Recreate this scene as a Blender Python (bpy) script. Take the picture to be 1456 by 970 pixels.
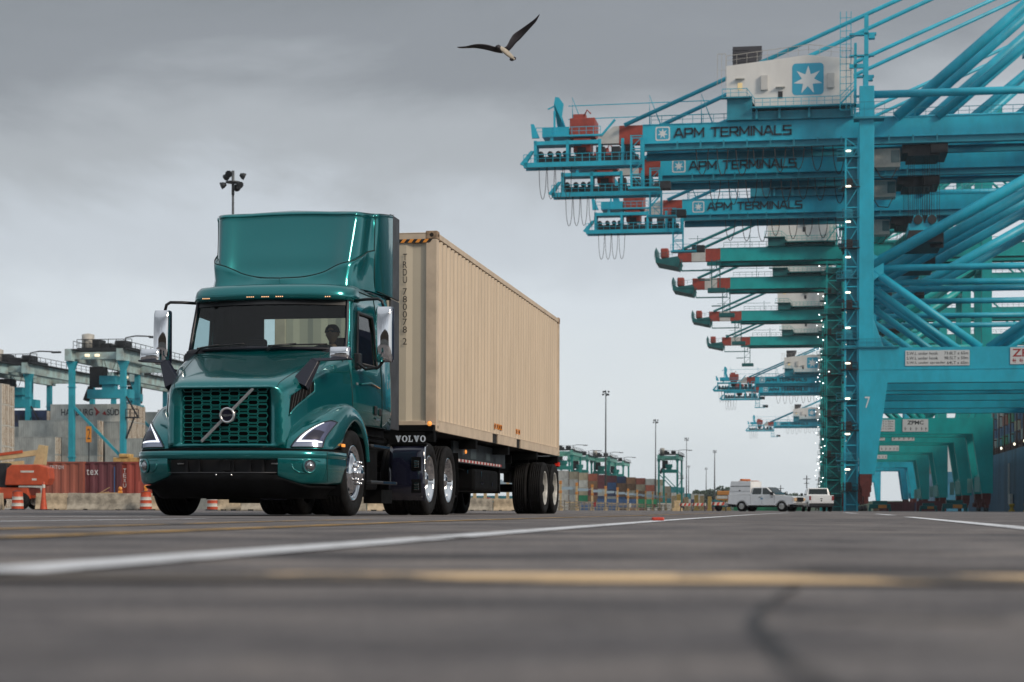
import bpy, bmesh, math, random
from mathutils import Vector, Matrix
random.seed(7)
R=math.radians; PI=math.pi
for o in list(bpy.data.objects): bpy.data.objects.remove(o)
SC=bpy.context.scene; COL=SC.collection
# ------------------------------------------------ camera
F=2590.0; ROLL=.00305; H0=724.85; CH=.082
cam=bpy.data.cameras.new('camera'); co=bpy.data.objects.new('camera',cam); COL.objects.link(co)
co.location=(0,0,CH); co.rotation_euler=(Matrix.Rotation(R(90),3,'X') @ Matrix.Rotation(ROLL,3,'Z')).to_euler()
cam.lens=36*F/1456; cam.sensor_width=36; cam.shift_y=(H0-485)/1456
cam.clip_start=.05; cam.clip_end=9000
cam.dof.use_dof=True; cam.dof.focus_distance=23.5; cam.dof.aperture_fstop=4.0
SC.camera=co
SC.render.resolution_x=1024; SC.render.resolution_y=682
# ------------------------------------------------ world
SUN_AZ=R(128); SUN_EL=R(30)      # azimuth clockwise from +Y: behind and right of the camera
W=bpy.data.worlds.new('World'); SC.world=W; W.use_nodes=True
nt=W.node_tree; nt.nodes.clear()
def N(t,**k):
    n=nt.nodes.new(t)
    for a,b in k.items(): setattr(n,a,b)
    return n
out=N('ShaderNodeOutputWorld'); bg=N('ShaderNodeBackground'); sky=N('ShaderNodeTexSky')
sky.sky_type='NISHITA'; sky.sun_disc=False; sky.sun_elevation=SUN_EL; sky.sun_rotation=SUN_AZ; sky.air_density=1.5; sky.dust_density=2
tc=N('ShaderNodeTexCoord'); sep=N('ShaderNodeSeparateXYZ'); nt.links.new(tc.outputs['Generated'],sep.inputs[0])
mp=N('ShaderNodeMapping'); mp.inputs['Scale'].default_value=(1,1,2.2); nt.links.new(tc.outputs['Generated'],mp.inputs[0])
no=N('ShaderNodeTexNoise'); no.inputs['Scale'].default_value=4.2; no.inputs['Detail'].default_value=9; no.inputs['Roughness'].default_value=.56; no.inputs['Distortion'].default_value=.4; nt.links.new(mp.outputs[0],no.inputs['Vector'])
m1=N('ShaderNodeMath',operation='MULTIPLY_ADD'); m1.inputs[1].default_value=.21; m1.inputs[2].default_value=-.105; nt.links.new(no.outputs['Fac'],m1.inputs[0])
m2=N('ShaderNodeMath',operation='ADD'); mx_=N('ShaderNodeMath',operation='MULTIPLY_ADD'); mx_.inputs[1].default_value=-.13; nt.links.new(sep.outputs['X'],mx_.inputs[0]); nt.links.new(sep.outputs['Z'],mx_.inputs[2]); nt.links.new(mx_.outputs[0],m2.inputs[0]); nt.links.new(m1.outputs[0],m2.inputs[1])
ramp=N('ShaderNodeValToRGB'); cr=ramp.color_ramp; cr.interpolation='EASE'
def setramp(cr,pts):
    while len(cr.elements)>1: cr.elements.remove(cr.elements[-1])
    cr.elements[0].position=pts[0][0]; cr.elements[0].color=(*pts[0][1],1)
    for p,c in pts[1:]:
        e=cr.elements.new(p); e.color=(*c,1)
setramp(cr,[(0,(.70,.76,.80)),(.05,(.76,.82,.86)),(.11,(.72,.78,.84)),(.16,(.60,.65,.71)),(.205,(.44,.47,.505)),(.26,(.29,.31,.34)),(.34,(.235,.255,.275)),(.55,(.55,.59,.62)),(1,(.72,.76,.80))])
nt.links.new(m2.outputs[0],ramp.inputs[0])
sc=N('ShaderNodeVectorMath',operation='SCALE'); sc.inputs['Scale'].default_value=10.0; nt.links.new(ramp.outputs[0],sc.inputs[0])
mx=N('ShaderNodeMixRGB'); mx.inputs['Fac'].default_value=.93
nt.links.new(sky.outputs[0],mx.inputs[1]); nt.links.new(sc.outputs[0],mx.inputs[2])
nt.links.new(mx.outputs[0],bg.inputs[0]); bg.inputs[1].default_value=.1; nt.links.new(bg.outputs[0],out.inputs[0])
# ------------------------------------------------ sun
sl=bpy.data.lights.new('sun','SUN'); sl.energy=2.4; sl.angle=R(14); sl.color=(1,.86,.70)
so=bpy.data.objects.new('sun',sl); COL.objects.link(so)
sd=Vector((math.sin(SUN_AZ)*math.cos(SUN_EL),math.cos(SUN_AZ)*math.cos(SUN_EL),math.sin(SUN_EL)))
so.rotation_euler=sd.to_track_quat('Z','Y').to_euler()
SC.view_settings.view_transform='Standard'; SC.view_settings.look='None'; SC.view_settings.exposure=0; SC.view_settings.gamma=1
# ------------------------------------------------ helpers
def lin(c): return tuple((v/255/12.92 if v/255<=.04045 else ((v/255+.055)/1.055)**2.4) for v in c)
MATS={}
def mat(name,col,rough=.5,metal=0,coat=0,var=.0,vs=3.0,bump=0,bs=40,emit=None,es=1,stretch=(1,1,1),col2=None,spec=None):
    if name in MATS: return MATS[name]
    m=bpy.data.materials.new(name); m.use_nodes=True; t=m.node_tree; b=t.nodes['Principled BSDF']
    b.inputs['Base Color'].default_value=(*col,1); b.inputs['Roughness'].default_value=rough; b.inputs['Metallic'].default_value=metal
    b.inputs['Coat Weight'].default_value=coat; b.inputs['Coat Roughness'].default_value=.04
    if spec is not None: b.inputs['Specular IOR Level'].default_value=spec
    if emit: b.inputs['Emission Color'].default_value=(*emit,1); b.inputs['Emission Strength'].default_value=es
    if var or bump:
        c=t.nodes.new('ShaderNodeTexCoord'); mpn=t.nodes.new('ShaderNodeMapping'); mpn.inputs['Scale'].default_value=stretch
        t.links.new(c.outputs['Object'],mpn.inputs[0])
    if var:
        n=t.nodes.new('ShaderNodeTexNoise'); n.inputs['Scale'].default_value=vs; n.inputs['Detail'].default_value=6; n.inputs['Roughness'].default_value=.65
        t.links.new(mpn.outputs[0],n.inputs['Vector'])
        r=t.nodes.new('ShaderNodeValToRGB'); c2=col2 or tuple(v*(1-var) for v in col); c1=tuple(min(1,v*(1+var*.5)) for v in col)
        setramp(r.color_ramp,[(.36,c2),(.62,c1)])
        t.links.new(n.outputs['Fac'],r.inputs[0]); t.links.new(r.outputs[0],b.inputs['Base Color'])
        mr=t.nodes.new('ShaderNodeMapRange'); mr.inputs[3].default_value=min(1,rough*1.25); mr.inputs[4].default_value=rough*.85
        if not coat: t.links.new(n.outputs['Fac'],mr.inputs[0]); t.links.new(mr.outputs[0],b.inputs['Roughness'])
    if bump:
        n2=t.nodes.new('ShaderNodeTexNoise'); n2.inputs['Scale'].default_value=bs; n2.inputs['Detail'].default_value=4
        t.links.new(mpn.outputs[0],n2.inputs['Vector'])
        bu=t.nodes.new('ShaderNodeBump'); bu.inputs['Strength'].default_value=bump; bu.inputs['Distance'].default_value=.02
        t.links.new(n2.outputs['Fac'],bu.inputs['Height']); t.links.new(bu.outputs[0],b.inputs['Normal'])
    MATS[name]=m; return m
def glassmat(name,tint,refl=.02):
    m=bpy.data.materials.new(name); m.use_nodes=True; t=m.node_tree; t.nodes.clear()
    o=t.nodes.new('ShaderNodeOutputMaterial'); x=t.nodes.new('ShaderNodeMixShader'); tr=t.nodes.new('ShaderNodeBsdfTransparent'); g=t.nodes.new('ShaderNodeBsdfGlossy'); f=t.nodes.new('ShaderNodeLayerWeight'); pw=t.nodes.new('ShaderNodeMath'); pw.operation='POWER'; pw.inputs[1].default_value=5; t.links.new(f.outputs['Facing'],pw.inputs[0])
    tr.inputs[0].default_value=(*tint,1); g.inputs['Roughness'].default_value=.01; f.inputs[0].default_value=.5
    ad=t.nodes.new('ShaderNodeMath'); ad.operation='ADD'; ad.inputs[1].default_value=.03+refl; t.links.new(pw.outputs[0],ad.inputs[0])
    t.links.new(ad.outputs[0],x.inputs[0]); t.links.new(tr.outputs[0],x.inputs[1]); t.links.new(g.outputs[0],x.inputs[2]); t.links.new(x.outputs[0],o.inputs[0])
    MATS[name]=m; return m

class MB:
    def __init__(s): s.v=[]; s.f=[]; s.mi=[]; s.sm=[]
    def add(s,vs,fs,mi=0,sm=False):
        b=len(s.v); s.v+= [tuple(v) for v in vs]
        for f in fs: s.f.append(tuple(b+i for i in f)); s.mi.append(mi); s.sm.append(sm)
        return s
    def box(s,x0,x1,y0,y1,z0,z1,mi=0):
        if x0>x1:x0,x1=x1,x0
        if y0>y1:y0,y1=y1,y0
        if z0>z1:z0,z1=z1,z0
        v=[(x0,y0,z0),(x1,y0,z0),(x1,y1,z0),(x0,y1,z0),(x0,y0,z1),(x1,y0,z1),(x1,y1,z1),(x0,y1,z1)]
        return s.add(v,[(0,3,2,1),(4,5,6,7),(0,1,5,4),(1,2,6,5),(2,3,7,6),(3,0,4,7)],mi)
    def bbox(s,x0,x1,y0,y1,z0,z1,r=.02,mi=0):
        """box with chamfered vertical and horizontal edges"""
        b=bmesh.new(); bmesh.ops.create_cube(b,size=1)
        for v in b.verts: v.co=Vector(((x0+x1)/2+v.co.x*(x1-x0),(y0+y1)/2+v.co.y*(y1-y0),(z0+z1)/2+v.co.z*(z1-z0)))
        bmesh.ops.bevel(b,geom=b.edges[:],offset=r,segments=2,affect='EDGES',profile=.5)
        b.verts.index_update()
        s.add([v.co for v in b.verts],[[v.index for v in f.verts] for f in b.faces],mi); b.free(); return s
    def beam(s,p,q,w,h,mi=0,up=(0,0,1)):
        p=Vector(p);q=Vector(q);d=(q-p).normalized(); u=Vector(up)
        if abs(d.dot(u))>.99: u=Vector((0,1,0))
        a=d.cross(u).normalized(); b=a.cross(d).normalized()
        v=[]
        for c in (p,q):
            for i,j in ((-1,-1),(1,-1),(1,1),(-1,1)): v.append(c+a*i*w/2+b*j*h/2)
        return s.add(v,[(0,1,2,3),(7,6,5,4),(0,4,5,1),(1,5,6,2),(2,6,7,3),(3,7,4,0)],mi)
    def tube(s,pts,r,n=10,mi=0,cap=True,sm=True):
        pts=[Vector(p) for p in pts]; rs=r if isinstance(r,(list,tuple)) else [r]*len(pts)
        vs=[];k=len(pts); prev=None
        for i,p in enumerate(pts):
            d=(pts[min(i+1,k-1)]-pts[max(i-1,0)]).normalized()
            u=Vector((0,0,1)) if abs(d.z)<.95 else Vector((0,1,0))
            a=d.cross(u).normalized()
            if prev is not None:
                a=(prev-d*prev.dot(d)).normalized()
            prev=a; b=a.cross(d)
            for j in range(n):
                t=2*PI*j/n; vs.append(p+(a*math.cos(t)+b*math.sin(t))*rs[i])
        fs=[]
        for i in range(k-1):
            for j in range(n): fs.append((i*n+j,i*n+(j+1)%n,(i+1)*n+(j+1)%n,(i+1)*n+j))
        s.add(vs,fs,mi,sm)
        if cap: b=len(s.v)-len(vs); s.f+= [tuple(b+j for j in range(n))[::-1],tuple(b+(k-1)*n+j for j in range(n))]; s.mi+=[mi,mi]; s.sm+=[False,False]
        return s
    def lathe(s,prof,c,axis='x',n=32,mi=0,sm=True,sgn=1):
        """prof [(r,a)] revolve about axis through c"""
        vs=[]
        for r,a in prof:
            for j in range(n):
                t=2*PI*j/n; u,w=r*math.cos(t),r*math.sin(t); a_=a*sgn
                v={'x':(a_,u,w),'y':(u,a_,w),'z':(u,w,a_)}[axis]
                vs.append((c[0]+v[0],c[1]+v[1],c[2]+v[2]))
        fs=[]
        for i in range(len(prof)-1):
            for j in range(n): fs.append((i*n+j,i*n+(j+1)%n,(i+1)*n+(j+1)%n,(i+1)*n+j))
        return s.add(vs,fs,mi,sm)
    def prism(s,poly,axis,a0,a1,mi=0):
        """poly 2D in the other two axes (order xyz minus axis)"""
        n=len(poly); vs=[]
        for a in (a0,a1):
            for u,w in poly:
                vs.append({'x':(a,u,w),'y':(u,a,w),'z':(u,w,a)}[axis])
        fs=[tuple(range(n)),tuple(range(2*n-1,n-1,-1))]+[(i,(i+1)%n,n+(i+1)%n,n+i) for i in range(n)]
        return s.add(vs,fs,mi)
    def grid(s,g,mi=0,sm=True,skip=None,close=False):
        nr=len(g);nc=len(g[0]); vs=[p for r_ in g for p in r_]; fs=[]
        for i in range(nr-1):
            for j in range(nc-1 if not close else nc):
                if skip and skip(i,j): continue
                fs.append((i*nc+j,i*nc+(j+1)%nc,(i+1)*nc+(j+1)%nc,(i+1)*nc+j))
        return s.add(vs,fs,mi,sm)
    def mirror(s,axis=0):
        b=len(s.v); s.v+=[tuple(-c if i==axis else c for i,c in enumerate(v)) for v in s.v]
        n=len(s.f)
        for k in range(n): s.f.append(tuple(b+i for i in reversed(s.f[k]))); s.mi.append(s.mi[k]); s.sm.append(s.sm[k])
        return s
    def xf(s,M): s.v=[tuple(M@Vector(v)) for v in s.v]; return s
    def build(s,name,m,parent=None,loc=None,rotz=0,bevel=0,weld=False,solid=0,recalc=True):
        me=bpy.data.meshes.new(name); me.from_pydata(s.v,[],s.f)
        ms=m if isinstance(m,(list,tuple)) else [m]
        for x in ms: me.materials.append(x)
        me.polygons.foreach_set('material_index',s.mi); me.polygons.foreach_set('use_smooth',s.sm)
        if weld or recalc:
            b=bmesh.new(); b.from_mesh(me)
            if weld: bmesh.ops.remove_doubles(b,verts=b.verts,dist=.0005)
            if recalc: bmesh.ops.recalc_face_normals(b,faces=b.faces)
            b.to_mesh(me); b.free()
        o=bpy.data.objects.new(name,me); COL.objects.link(o)
        if parent: o.parent=parent
        if loc: o.location=loc
        o.rotation_euler.z=rotz
        if solid:
            mo=o.modifiers.new('s','SOLIDIFY'); mo.thickness=solid; mo.offset=-1
        if bevel:
            mo=o.modifiers.new('b','BEVEL'); mo.width=bevel; mo.segments=2; mo.limit_method='ANGLE'
        return o
def tag(o,label,cat,group=None,kind=None):
    if label: o['label']=label
    if cat: o['category']=cat
    if group: o['group']=group
    if kind: o['kind']=kind
    return o
def thing(name,label,cat,loc=(0,0,0),rotz=0,group=None):
    o=bpy.data.objects.new(name,None); COL.objects.link(o); o.location=loc; o.rotation_euler=(0,0,rotz); o.empty_display_size=.3
    return tag(o,label,cat,group)
KIDS={}
def copy_tree(o,parent=None):
    c=o.copy(); COL.objects.link(c)
    if parent: c.parent=parent
    for ch in [x for x in ALLKIDS(o)]: copy_tree(ch,c)
    return c
def ALLKIDS(o): return [x for x in list(o.children)]
def cr_(p0,p1,p2,p3,t):
    return tuple(.5*((2*b)+(-a+c)*t+(2*a-5*b+4*c-d)*t*t+(-a+3*b-3*c+d)*t**3) for a,b,c,d in zip(p0,p1,p2,p3))
def cval(pts,u):
    n=len(pts)-1; u=max(0,min(n,u)); i=min(int(u),n-1); t=u-i
    ex=lambda k: pts[k] if 0<=k<=n else (tuple(2*a-b for a,b in zip(pts[0],pts[1])) if k<0 else tuple(2*a-b for a,b in zip(pts[n],pts[n-1])))
    return cr_(ex(i-1),ex(i),ex(i+1),ex(i+2),t)
def sval(C,u,v):  # rows u, cols v
    return cval([cval(r,v) for r in C],u)
def surf(C,nu,nv):
    a=len(C)-1;b=len(C[0])-1
    return [[sval(C,a*i/nu,b*j/nv) for j in range(nv+1)] for i in range(nu+1)]
def at(px,py,D):
    dx=px-728;dy=py-H0; u=dx+ROLL*dy; v=dy-ROLL*dx
    return Vector((u/F*D,D,CH-v/F*D))
def gx(px,D): return (px-728)/F*D
def text(s,name,m,parent,pos,xd,up,h,w=None,depth=.01,spacing=1.0,bold=0):
    """lettering: lower-left corner at pos, running along xd, cap height h, total width w"""
    cu=bpy.data.curves.new('t','FONT'); cu.body=s; cu.size=1; cu.extrude=0; cu.space_character=spacing; cu.offset=bold; cu.resolution_u=3
    to=bpy.data.objects.new('t',cu); COL.objects.link(to)
    dg=bpy.context.evaluated_depsgraph_get(); me=bpy.data.meshes.new_from_object(to.evaluated_get(dg))
    bpy.data.objects.remove(to)
    vs=[v.co.copy() for v in me.vertices]; fs=[list(p.vertices) for p in me.polygons]
    x0=min(v.x for v in vs);x1=max(v.x for v in vs);y0=min(v.y for v in vs);y1=max(v.y for v in vs)
    sy=h/(y1-y0); sx=sy if w is None else w/(x1-x0)
    xd=Vector(xd).normalized();up=Vector(up).normalized();nn=xd.cross(up); pos=Vector(pos)
    mb=MB(); P=lambda v,k: pos+xd*(v.x-x0)*sx+up*(v.y-y0)*sy+nn*k
    mb.add([P(v,depth) for v in vs],fs)
    if name is None: return mb
    bpy.data.meshes.remove(me)
    return mb.build(name,m,parent,recalc=False)
# ------------------------------------------------ materials
PAINT=mat('teal_paint',(.0008,.165,.175),.22,.68,1.0,var=.04,vs=60)
PAINTD=PAINT
BLK=mat('black_plastic',(.012,.013,.016),.42,var=.3,vs=9)
BLKG=mat('black_gloss',(.014,.016,.035),.12,.25,coat=1)
CHAS=mat('chassis_black',(.0035,.004,.005),.7,var=.4,vs=5,spec=.12)
CHR=mat('chrome',(.72,.73,.76),.05,1)
ALU=mat('polished_alloy',(.72,.73,.75),.08,1)
WRIM=mat('pale_rim',(.45,.45,.43),.45,.2,var=.3,vs=8)
TYRE=mat('tyre_rubber',(.0075,.0075,.0085),.75,var=.45,vs=7,spec=.22,bump=.25,bs=30)
GREYP=mat('charcoal_trim',(.045,.047,.055),.45,var=.3,vs=4)
AMB=mat('amber_lamp',(.8,.25,.04),.25,emit=(1,.38,.08),es=.7)
AMBW=mat('amber_marker',(.8,.4,.2),.3,emit=(1,.55,.28),es=1.1)
REDL=mat('red_lens',(.5,.02,.01),.3,emit=(1,.05,.02),es=.15)
DRL=mat('daylight_strip',(.9,.92,.95),.2,emit=(.9,.95,1),es=1.1)
LENS=glassmat('lamp_lens',(.75,.8,1.0),.1)
LAMPB=mat('lamp_housing',(.16,.17,.27),.14,.65)
LAMPD=mat('lamp_dark',(.03,.03,.05),.3,.3)
WSG=glassmat('windshield_glass',(.66,.80,.82),.01); RWG=glassmat('rear_glass',(.92,.96,.95),.01)
DKG=mat('dark_glass',(.012,.014,.017),.03,coat=.5)
INTER=mat('cab_interior',(.018,.022,.032),.8,var=.2)
GAP=mat('panel_gap',(.002,.012,.012),.7)
SILV=mat('brushed_silver',(.62,.63,.64),.22,.9,var=.1,vs=30)
REFW=mat('reflective_white',(.6,.6,.6),.4); REFR=mat('reflective_red',(.4,.03,.03),.4)

A=R(-9.87)
TR=thing('semi_truck','teal long-nosed truck tractor with tall roof fairing, pulling the beige container','truck',(-3.300,20.75,0),A)
def B(mb,name,m,**k): return mb.build(name,m,k.pop('parent',TR),**k)

# --- hood
hr=[[(0,.06,1.485),(0,.14,1.56),(0,.45,1.675),(0,.9,1.825),(0,1.34,1.985)],
[(.35,.065,1.485),(.36,.15,1.56),(.38,.46,1.675),(.4,.9,1.825),(.42,1.36,1.985)],
[(.57,.08,1.482),(.59,.165,1.55),(.64,.48,1.665),(.72,.98,1.825),(.80,1.47,1.985)],
[(.665,.12,1.43),(.70,.21,1.49),(.79,.52,1.59),(.92,1.05,1.76),(1.0,1.64,1.94)],
[(.69,.14,1.28),(.735,.24,1.33),(.84,.58,1.42),(.965,1.15,1.56),(1.06,1.66,1.70)],
[(.70,.14,1.05),(.75,.25,1.09),(.86,.6,1.18),(.99,1.2,1.30),(1.085,1.66,1.40)],
[(.70,.14,.775),(.76,.26,.80),(.88,.6,.9),(1.0,1.2,1.0),(1.09,1.66,1.1)]]
mb=MB(); mb.grid(surf(hr,36,24)); 
# front cowl around the grille: ring from the nose edge to the grille opening
edge=[(0,.06,1.485),(.35,.065,1.485),(.57,.08,1.482),(.665,.12,1.43),(.69,.14,1.28),(.70,.14,1.05),(.70,.14,.775)]
ring=[]
ed=[cval(edge,6*i/24) for i in range(25)]+[(x,.14-.07*(1-x/.7),.775) for x in (.6,.45,.3,.15,0)]
inn=[]
for (x,y,z) in ed:
    inn.append((x,y,z))
def toward(p,f,dy): 
    # move towards the opening's outline, a rounded rectangle x<.50 z .84-1.455
    x,y,z=p; tx=min(x,.505); tz=min(max(z,.838),1.452); 
    return (x+(tx-x)*f, y+dy, z+(tz-z)*f)
ringrows=[ed,[toward(p,.25,-.045) for p in ed],[toward(p,.5,-.05) for p in ed],[toward(p,.72,-.045) for p in ed],[toward(p,1.0,.0) for p in ed],[toward(p,1.0,.06) for p in ed]]
mb.grid(ringrows); mb.mirror(); hood=B(mb,'hood',PAINT,weld=True)
# seams and crease on the hood
mb=MB()
for dx in (0,):
    pts=[sval(hr,2.35-.25*(k/24),4*k/24) for k in range(25)]
    pts=[(p[0],p[1]-.001,p[2]+.0005) for p in pts]
    mb.tube(pts,.0035,6)
mb.tube([(1.084,1.662,1.12),(1.086,1.662,1.42),(1.062,1.662,1.70),(1.0,1.645,1.94)],.006,6)
mb.mirror(); B(mb,'hood_seam',GAP,parent=hood)
mb=MB(); mb.tube([(-.58,.085,.768),(0,.055,.768),(.58,.085,.768)],.004,6); B(mb,'trim_line',CHR,parent=hood)
# washer nozzles
mb=MB()
for x in (-.62,-.1,.1): mb.bbox(x-.03,x+.03,.58,.62,1.70,1.72,.006)
# grille
mb=MB(); mb.box(-.56,.56,.16,.17,.80,1.47); B(mb,'radiator_screen',mat('radiator_black',(.004,.004,.005),.9,spec=.1))
gw,gh=.995,.60
mb=MB()
px_,pz_=.222,.0705
def yg(x): return .075+.02*(abs(x)/.5)**2
nrow=9
z0g=.842
pz=.0508
for r_ in range(0,13):
    zc=z0g-.002+r_*pz
    off=(r_%2)*px_/2
    for c_ in range(-3,4):
        xc=c_*px_+off
        hexp=[(-.062,-.0),(-.045,.0265),(.045,.0265),(.062,0),(.045,-.0265),(-.045,-.0265)]
        pts=[(xc+a,zc+b) for a,b in hexp]
        if abs(xc)>.53 or zc>1.455: continue
        ring_=[]
        n=len(pts)
        for i in range(n):
            (a,b),(c,d)=pts[i],pts[(i+1)%n]
            if max(abs(a),abs(c))>.51 or max(b,d)>1.462 or min(b,d)<.83: continue
            mb.beam((a,yg(a),b),(c,yg(c),d),.008,.0042,up=(0,0,1) if abs(d-b)<.001 else (1,0,0))
        # link bar to the next cell
        a=xc+.060; c=xc+px_-.060
        if abs(a)<.5 and abs(c)<.5: mb.beam((a,yg(a),zc+.011),(c,yg(c),zc+.012),.008,.004); mb.beam((a,yg(a),zc-.011),(c,yg(c),zc-.012),.008,.004)
gri=B(mb,'grille',mat('grille_paint_skylit',(.005,.23,.22),.35,0,.6))  # same paint as the body; sky catching its edges put in as lighter colour
mb=MB(); mb.beam((-.265,.035,.848),(.335,.035,1.447),.012,.034,up=(0,-1,0)); 
mb=MB(); d=Vector((.63,0,.60)).normalized(); nrm=Vector((-d.z,0,d.x))
p=Vector((-.265,.03,.85));q=Vector((.35,.03,1.452))
for s_ in (0,):
    v=[p+nrm*.017,p-nrm*.017,q-nrm*.017,q+nrm*.017]; w=[a+Vector((0,.02,0)) for a in v]
    mb.add(v+w,[(0,1,2,3),(7,6,5,4),(0,4,5,1),(1,5,6,2),(2,6,7,3),(3,7,4,0)])
B(mb,'diagonal_bar',SILV,parent=gri,bevel=.004)
mb=MB(); ec=(.048,0,1.148)
mb.lathe([(.068,.035),(.068,.005),(.090,.005),(.092,.03),(.092,.05)],ec,'y',40)
em=B(mb,'emblem_ring',SILV,parent=gri)
mb=MB(); mb.lathe([(.0,.015),(.069,.015)],ec,'y',36); mb.lathe([(.092,.03),(.1,.05)],ec,'y',36); B(mb,'emblem_disc',BLKG,parent=gri)
text('VOLVO','emblem_lettering',SILV,gri,(-.008,.013,1.136),(1,0,0),(0,0,1),.024,.112,.0)
# --- fenders
fs=[[(.66,.16,.772),(.76,.155,.772),(.90,.19,.772),(1.02,.25,.772),(1.10,.34,.772),(1.16,.50,.772)],
[(.69,.20,.90),(.79,.21,.92),(.92,.26,.93),(1.04,.34,.92),(1.12,.46,.88),(1.175,.66,.80)],
[(.75,.34,1.03),(.86,.37,1.06),(.98,.43,1.075),(1.08,.54,1.05),(1.15,.68,.97),(1.19,.80,.86)],
[(.83,.60,1.16),(.95,.64,1.19),(1.05,.70,1.20),(1.13,.82,1.16),(1.175,.92,1.08),(1.195,.97,1.0)],
[(.92,1.0,1.26),(1.02,1.02,1.31),(1.10,1.06,1.31),(1.16,1.12,1.27),(1.19,1.17,1.19),(1.20,1.20,1.11)],
[(.98,1.4,1.29),(1.06,1.4,1.34),(1.12,1.4,1.335),(1.17,1.41,1.29),(1.195,1.43,1.21),(1.20,1.44,1.145)],
[(1.02,1.8,1.22),(1.09,1.78,1.26),(1.14,1.77,1.25),(1.175,1.75,1.21),(1.195,1.74,1.13),(1.20,1.74,1.06)],
[(1.05,2.06,1.02),(1.10,2.06,1.04),(1.145,2.05,1.03),(1.18,2.03,.99),(1.195,1.99,.92),(1.20,1.96,.87)],
[(1.06,2.14,.68),(1.11,2.14,.68),(1.15,2.13,.68),(1.18,2.12,.68),(1.195,2.09,.67),(1.20,2.05,.67)]]
def fen(s,t): return Vector(sval(fs,s,t))
def fnor(s,t):
    a=fen(s+.02,t)-fen(s-.02,t); b=fen(s,t+.02)-fen(s,t-.02); n=a.cross(b).normalized()
    return n if n.dot(Vector((.6,-.6,.5)))>0 else -n
for sx in (1,-1):
    mb=MB(); g=surf(fs,48,20)
    # arch return lip
    g=[r_+[(r_[-1][0]-.03,r_[-1][1]+(.012 if i<24 else -.012),r_[-1][2]-.008),(r_[-1][0]-.16,r_[-1][1]+.01,r_[-1][2]-.01)] for i,r_ in enumerate(g)]
    mb.grid(g)
    if sx<0: mb.v=[(-x,y,z) for x,y,z in mb.v]
    fe=B(mb,'fender',PAINT)
    # wheel well liner
    mb=MB(); wl=[]
    for k in range(13):
        t=-.15*PI+1.3*PI*k/12; wl.append([(sx*x,1.42-math.cos(t)*.63,.52+math.sin(t)*.63*(1.0 if math.sin(t)>0 else 1)) for x in (.62,.9,1.165)])
    mb.grid(wl); B(mb,'wheel_well',CHAS,parent=fe)
    # headlight
    def hl(a,b,off):   # a 0..1 up, b 0..1 inner to outer
        s=.10+a*2.55; ti=.95+ (a**1.3)*2.1; to=3.75-.35*a
        t=ti+(to-ti)*b; p=fen(s,t)+fnor(s,t)*off; return (sx*p.x,p.y,p.z)
    mb=MB(); g=[[hl(i/16,j/10,-.0+(.004)) for j in range(11)] for i in range(17)]; mb.grid(g)
    h=B(mb,'headlight',LAMPB)
    mb=MB()
    # inner reflector shapes
    for (a0,a1,b0,b1) in ((.02,.13,.05,.95),):
        mb.grid([[hl(a0+(a1-a0)*i/4,b0+(b1-b0)*j/8,.008) for j in range(9)] for i in range(5)])
    B(mb,'lamp_base',mat('lamp_pale',(.35,.38,.48),.15,.7),parent=h)
    mb=MB()
    mb.grid([[hl(a0+(a1-a0)*i/6,b0+(b1-b0)*j/6,.008) for j in range(7)] for (a0,a1,b0,b1) in ((.24,.52,.25,.8),) for i in range(7)])
    B(mb,'reflector',LAMPD,parent=h)
    mb=MB()
    mb.grid([[hl(.15+.045*i/2,.08+.84*j/8,.012) for j in range(9)] for i in range(3)])
    mb.grid([[hl(.15+.62*i/12,.08+.10*j/2+ .0*i,.012) for j in range(3)] for i in range(13)])
    B(mb,'light_strip',DRL,parent=h)
    mb=MB(); bd=[hl(0,j/8,.008) for j in range(9)]+[hl(i/16,1,.008) for i in range(1,17)]+[hl(1-i/16,0,.008) for i in range(1,17)]
    mb.tube(bd,.007,6); B(mb,'lamp_surround',mat('lamp_surround',(.01,.03,.03),.3),parent=h)
    mb=MB(); mb.bbox(sx*1.20-.012,sx*1.20+.012,.76,.86,.81,.845,.006); B(mb,'side_marker',[AMB])
# hood side vents
for sx in (1,-1):
    def hp(u,v,off=0):
        p=Vector(sval(hr,u,v)); a=Vector(sval(hr,u+.03,v))-Vector(sval(hr,u-.03,v)); b=Vector(sval(hr,u,v+.03))-Vector(sval(hr,u,v-.03)); n=a.cross(b).normalized()
        if n.x<0:n=-n
        p+=n*off; return (sx*p.x,p.y,p.z)
    # outline in (u,v): narrow low front corner, tall rear edge
    C4=[(4.72,.62),(3.75,1.05),(3.42,2.35),(4.0,2.25)]
    def vq(a,b,off):
        u=(1-a)*((1-b)*C4[0][0]+b*C4[3][0])+a*((1-b)*C4[1][0]+b*C4[2][0]); v=(1-a)*((1-b)*C4[0][1]+b*C4[3][1])+a*((1-b)*C4[1][1]+b*C4[2][1])
        return hp(u,v,off)
    mb=MB(); mb.grid([[vq(i/6,j/8,.004) for j in range(9)] for i in range(7)]); v_=B(mb,'side_vent',mat('vent_black',(.006,.006,.007),.85,spec=.15))
    mb=MB(); mb.tube([vq(0,j/8,.006) for j in range(9)]+[vq(i/6,1,.006) for i in range(1,7)],[.004]+[.014]*12+[.009,.004],6); B(mb,'vent_trim',PAINT,parent=v_)
    mb=MB()
    for k in range(1,7): mb.tube([vq(i/6,k/7+.04*i/6,.008) for i in range(7)],.004,5)
    B(mb,'vent_louvre',BLK,parent=v_)

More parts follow.
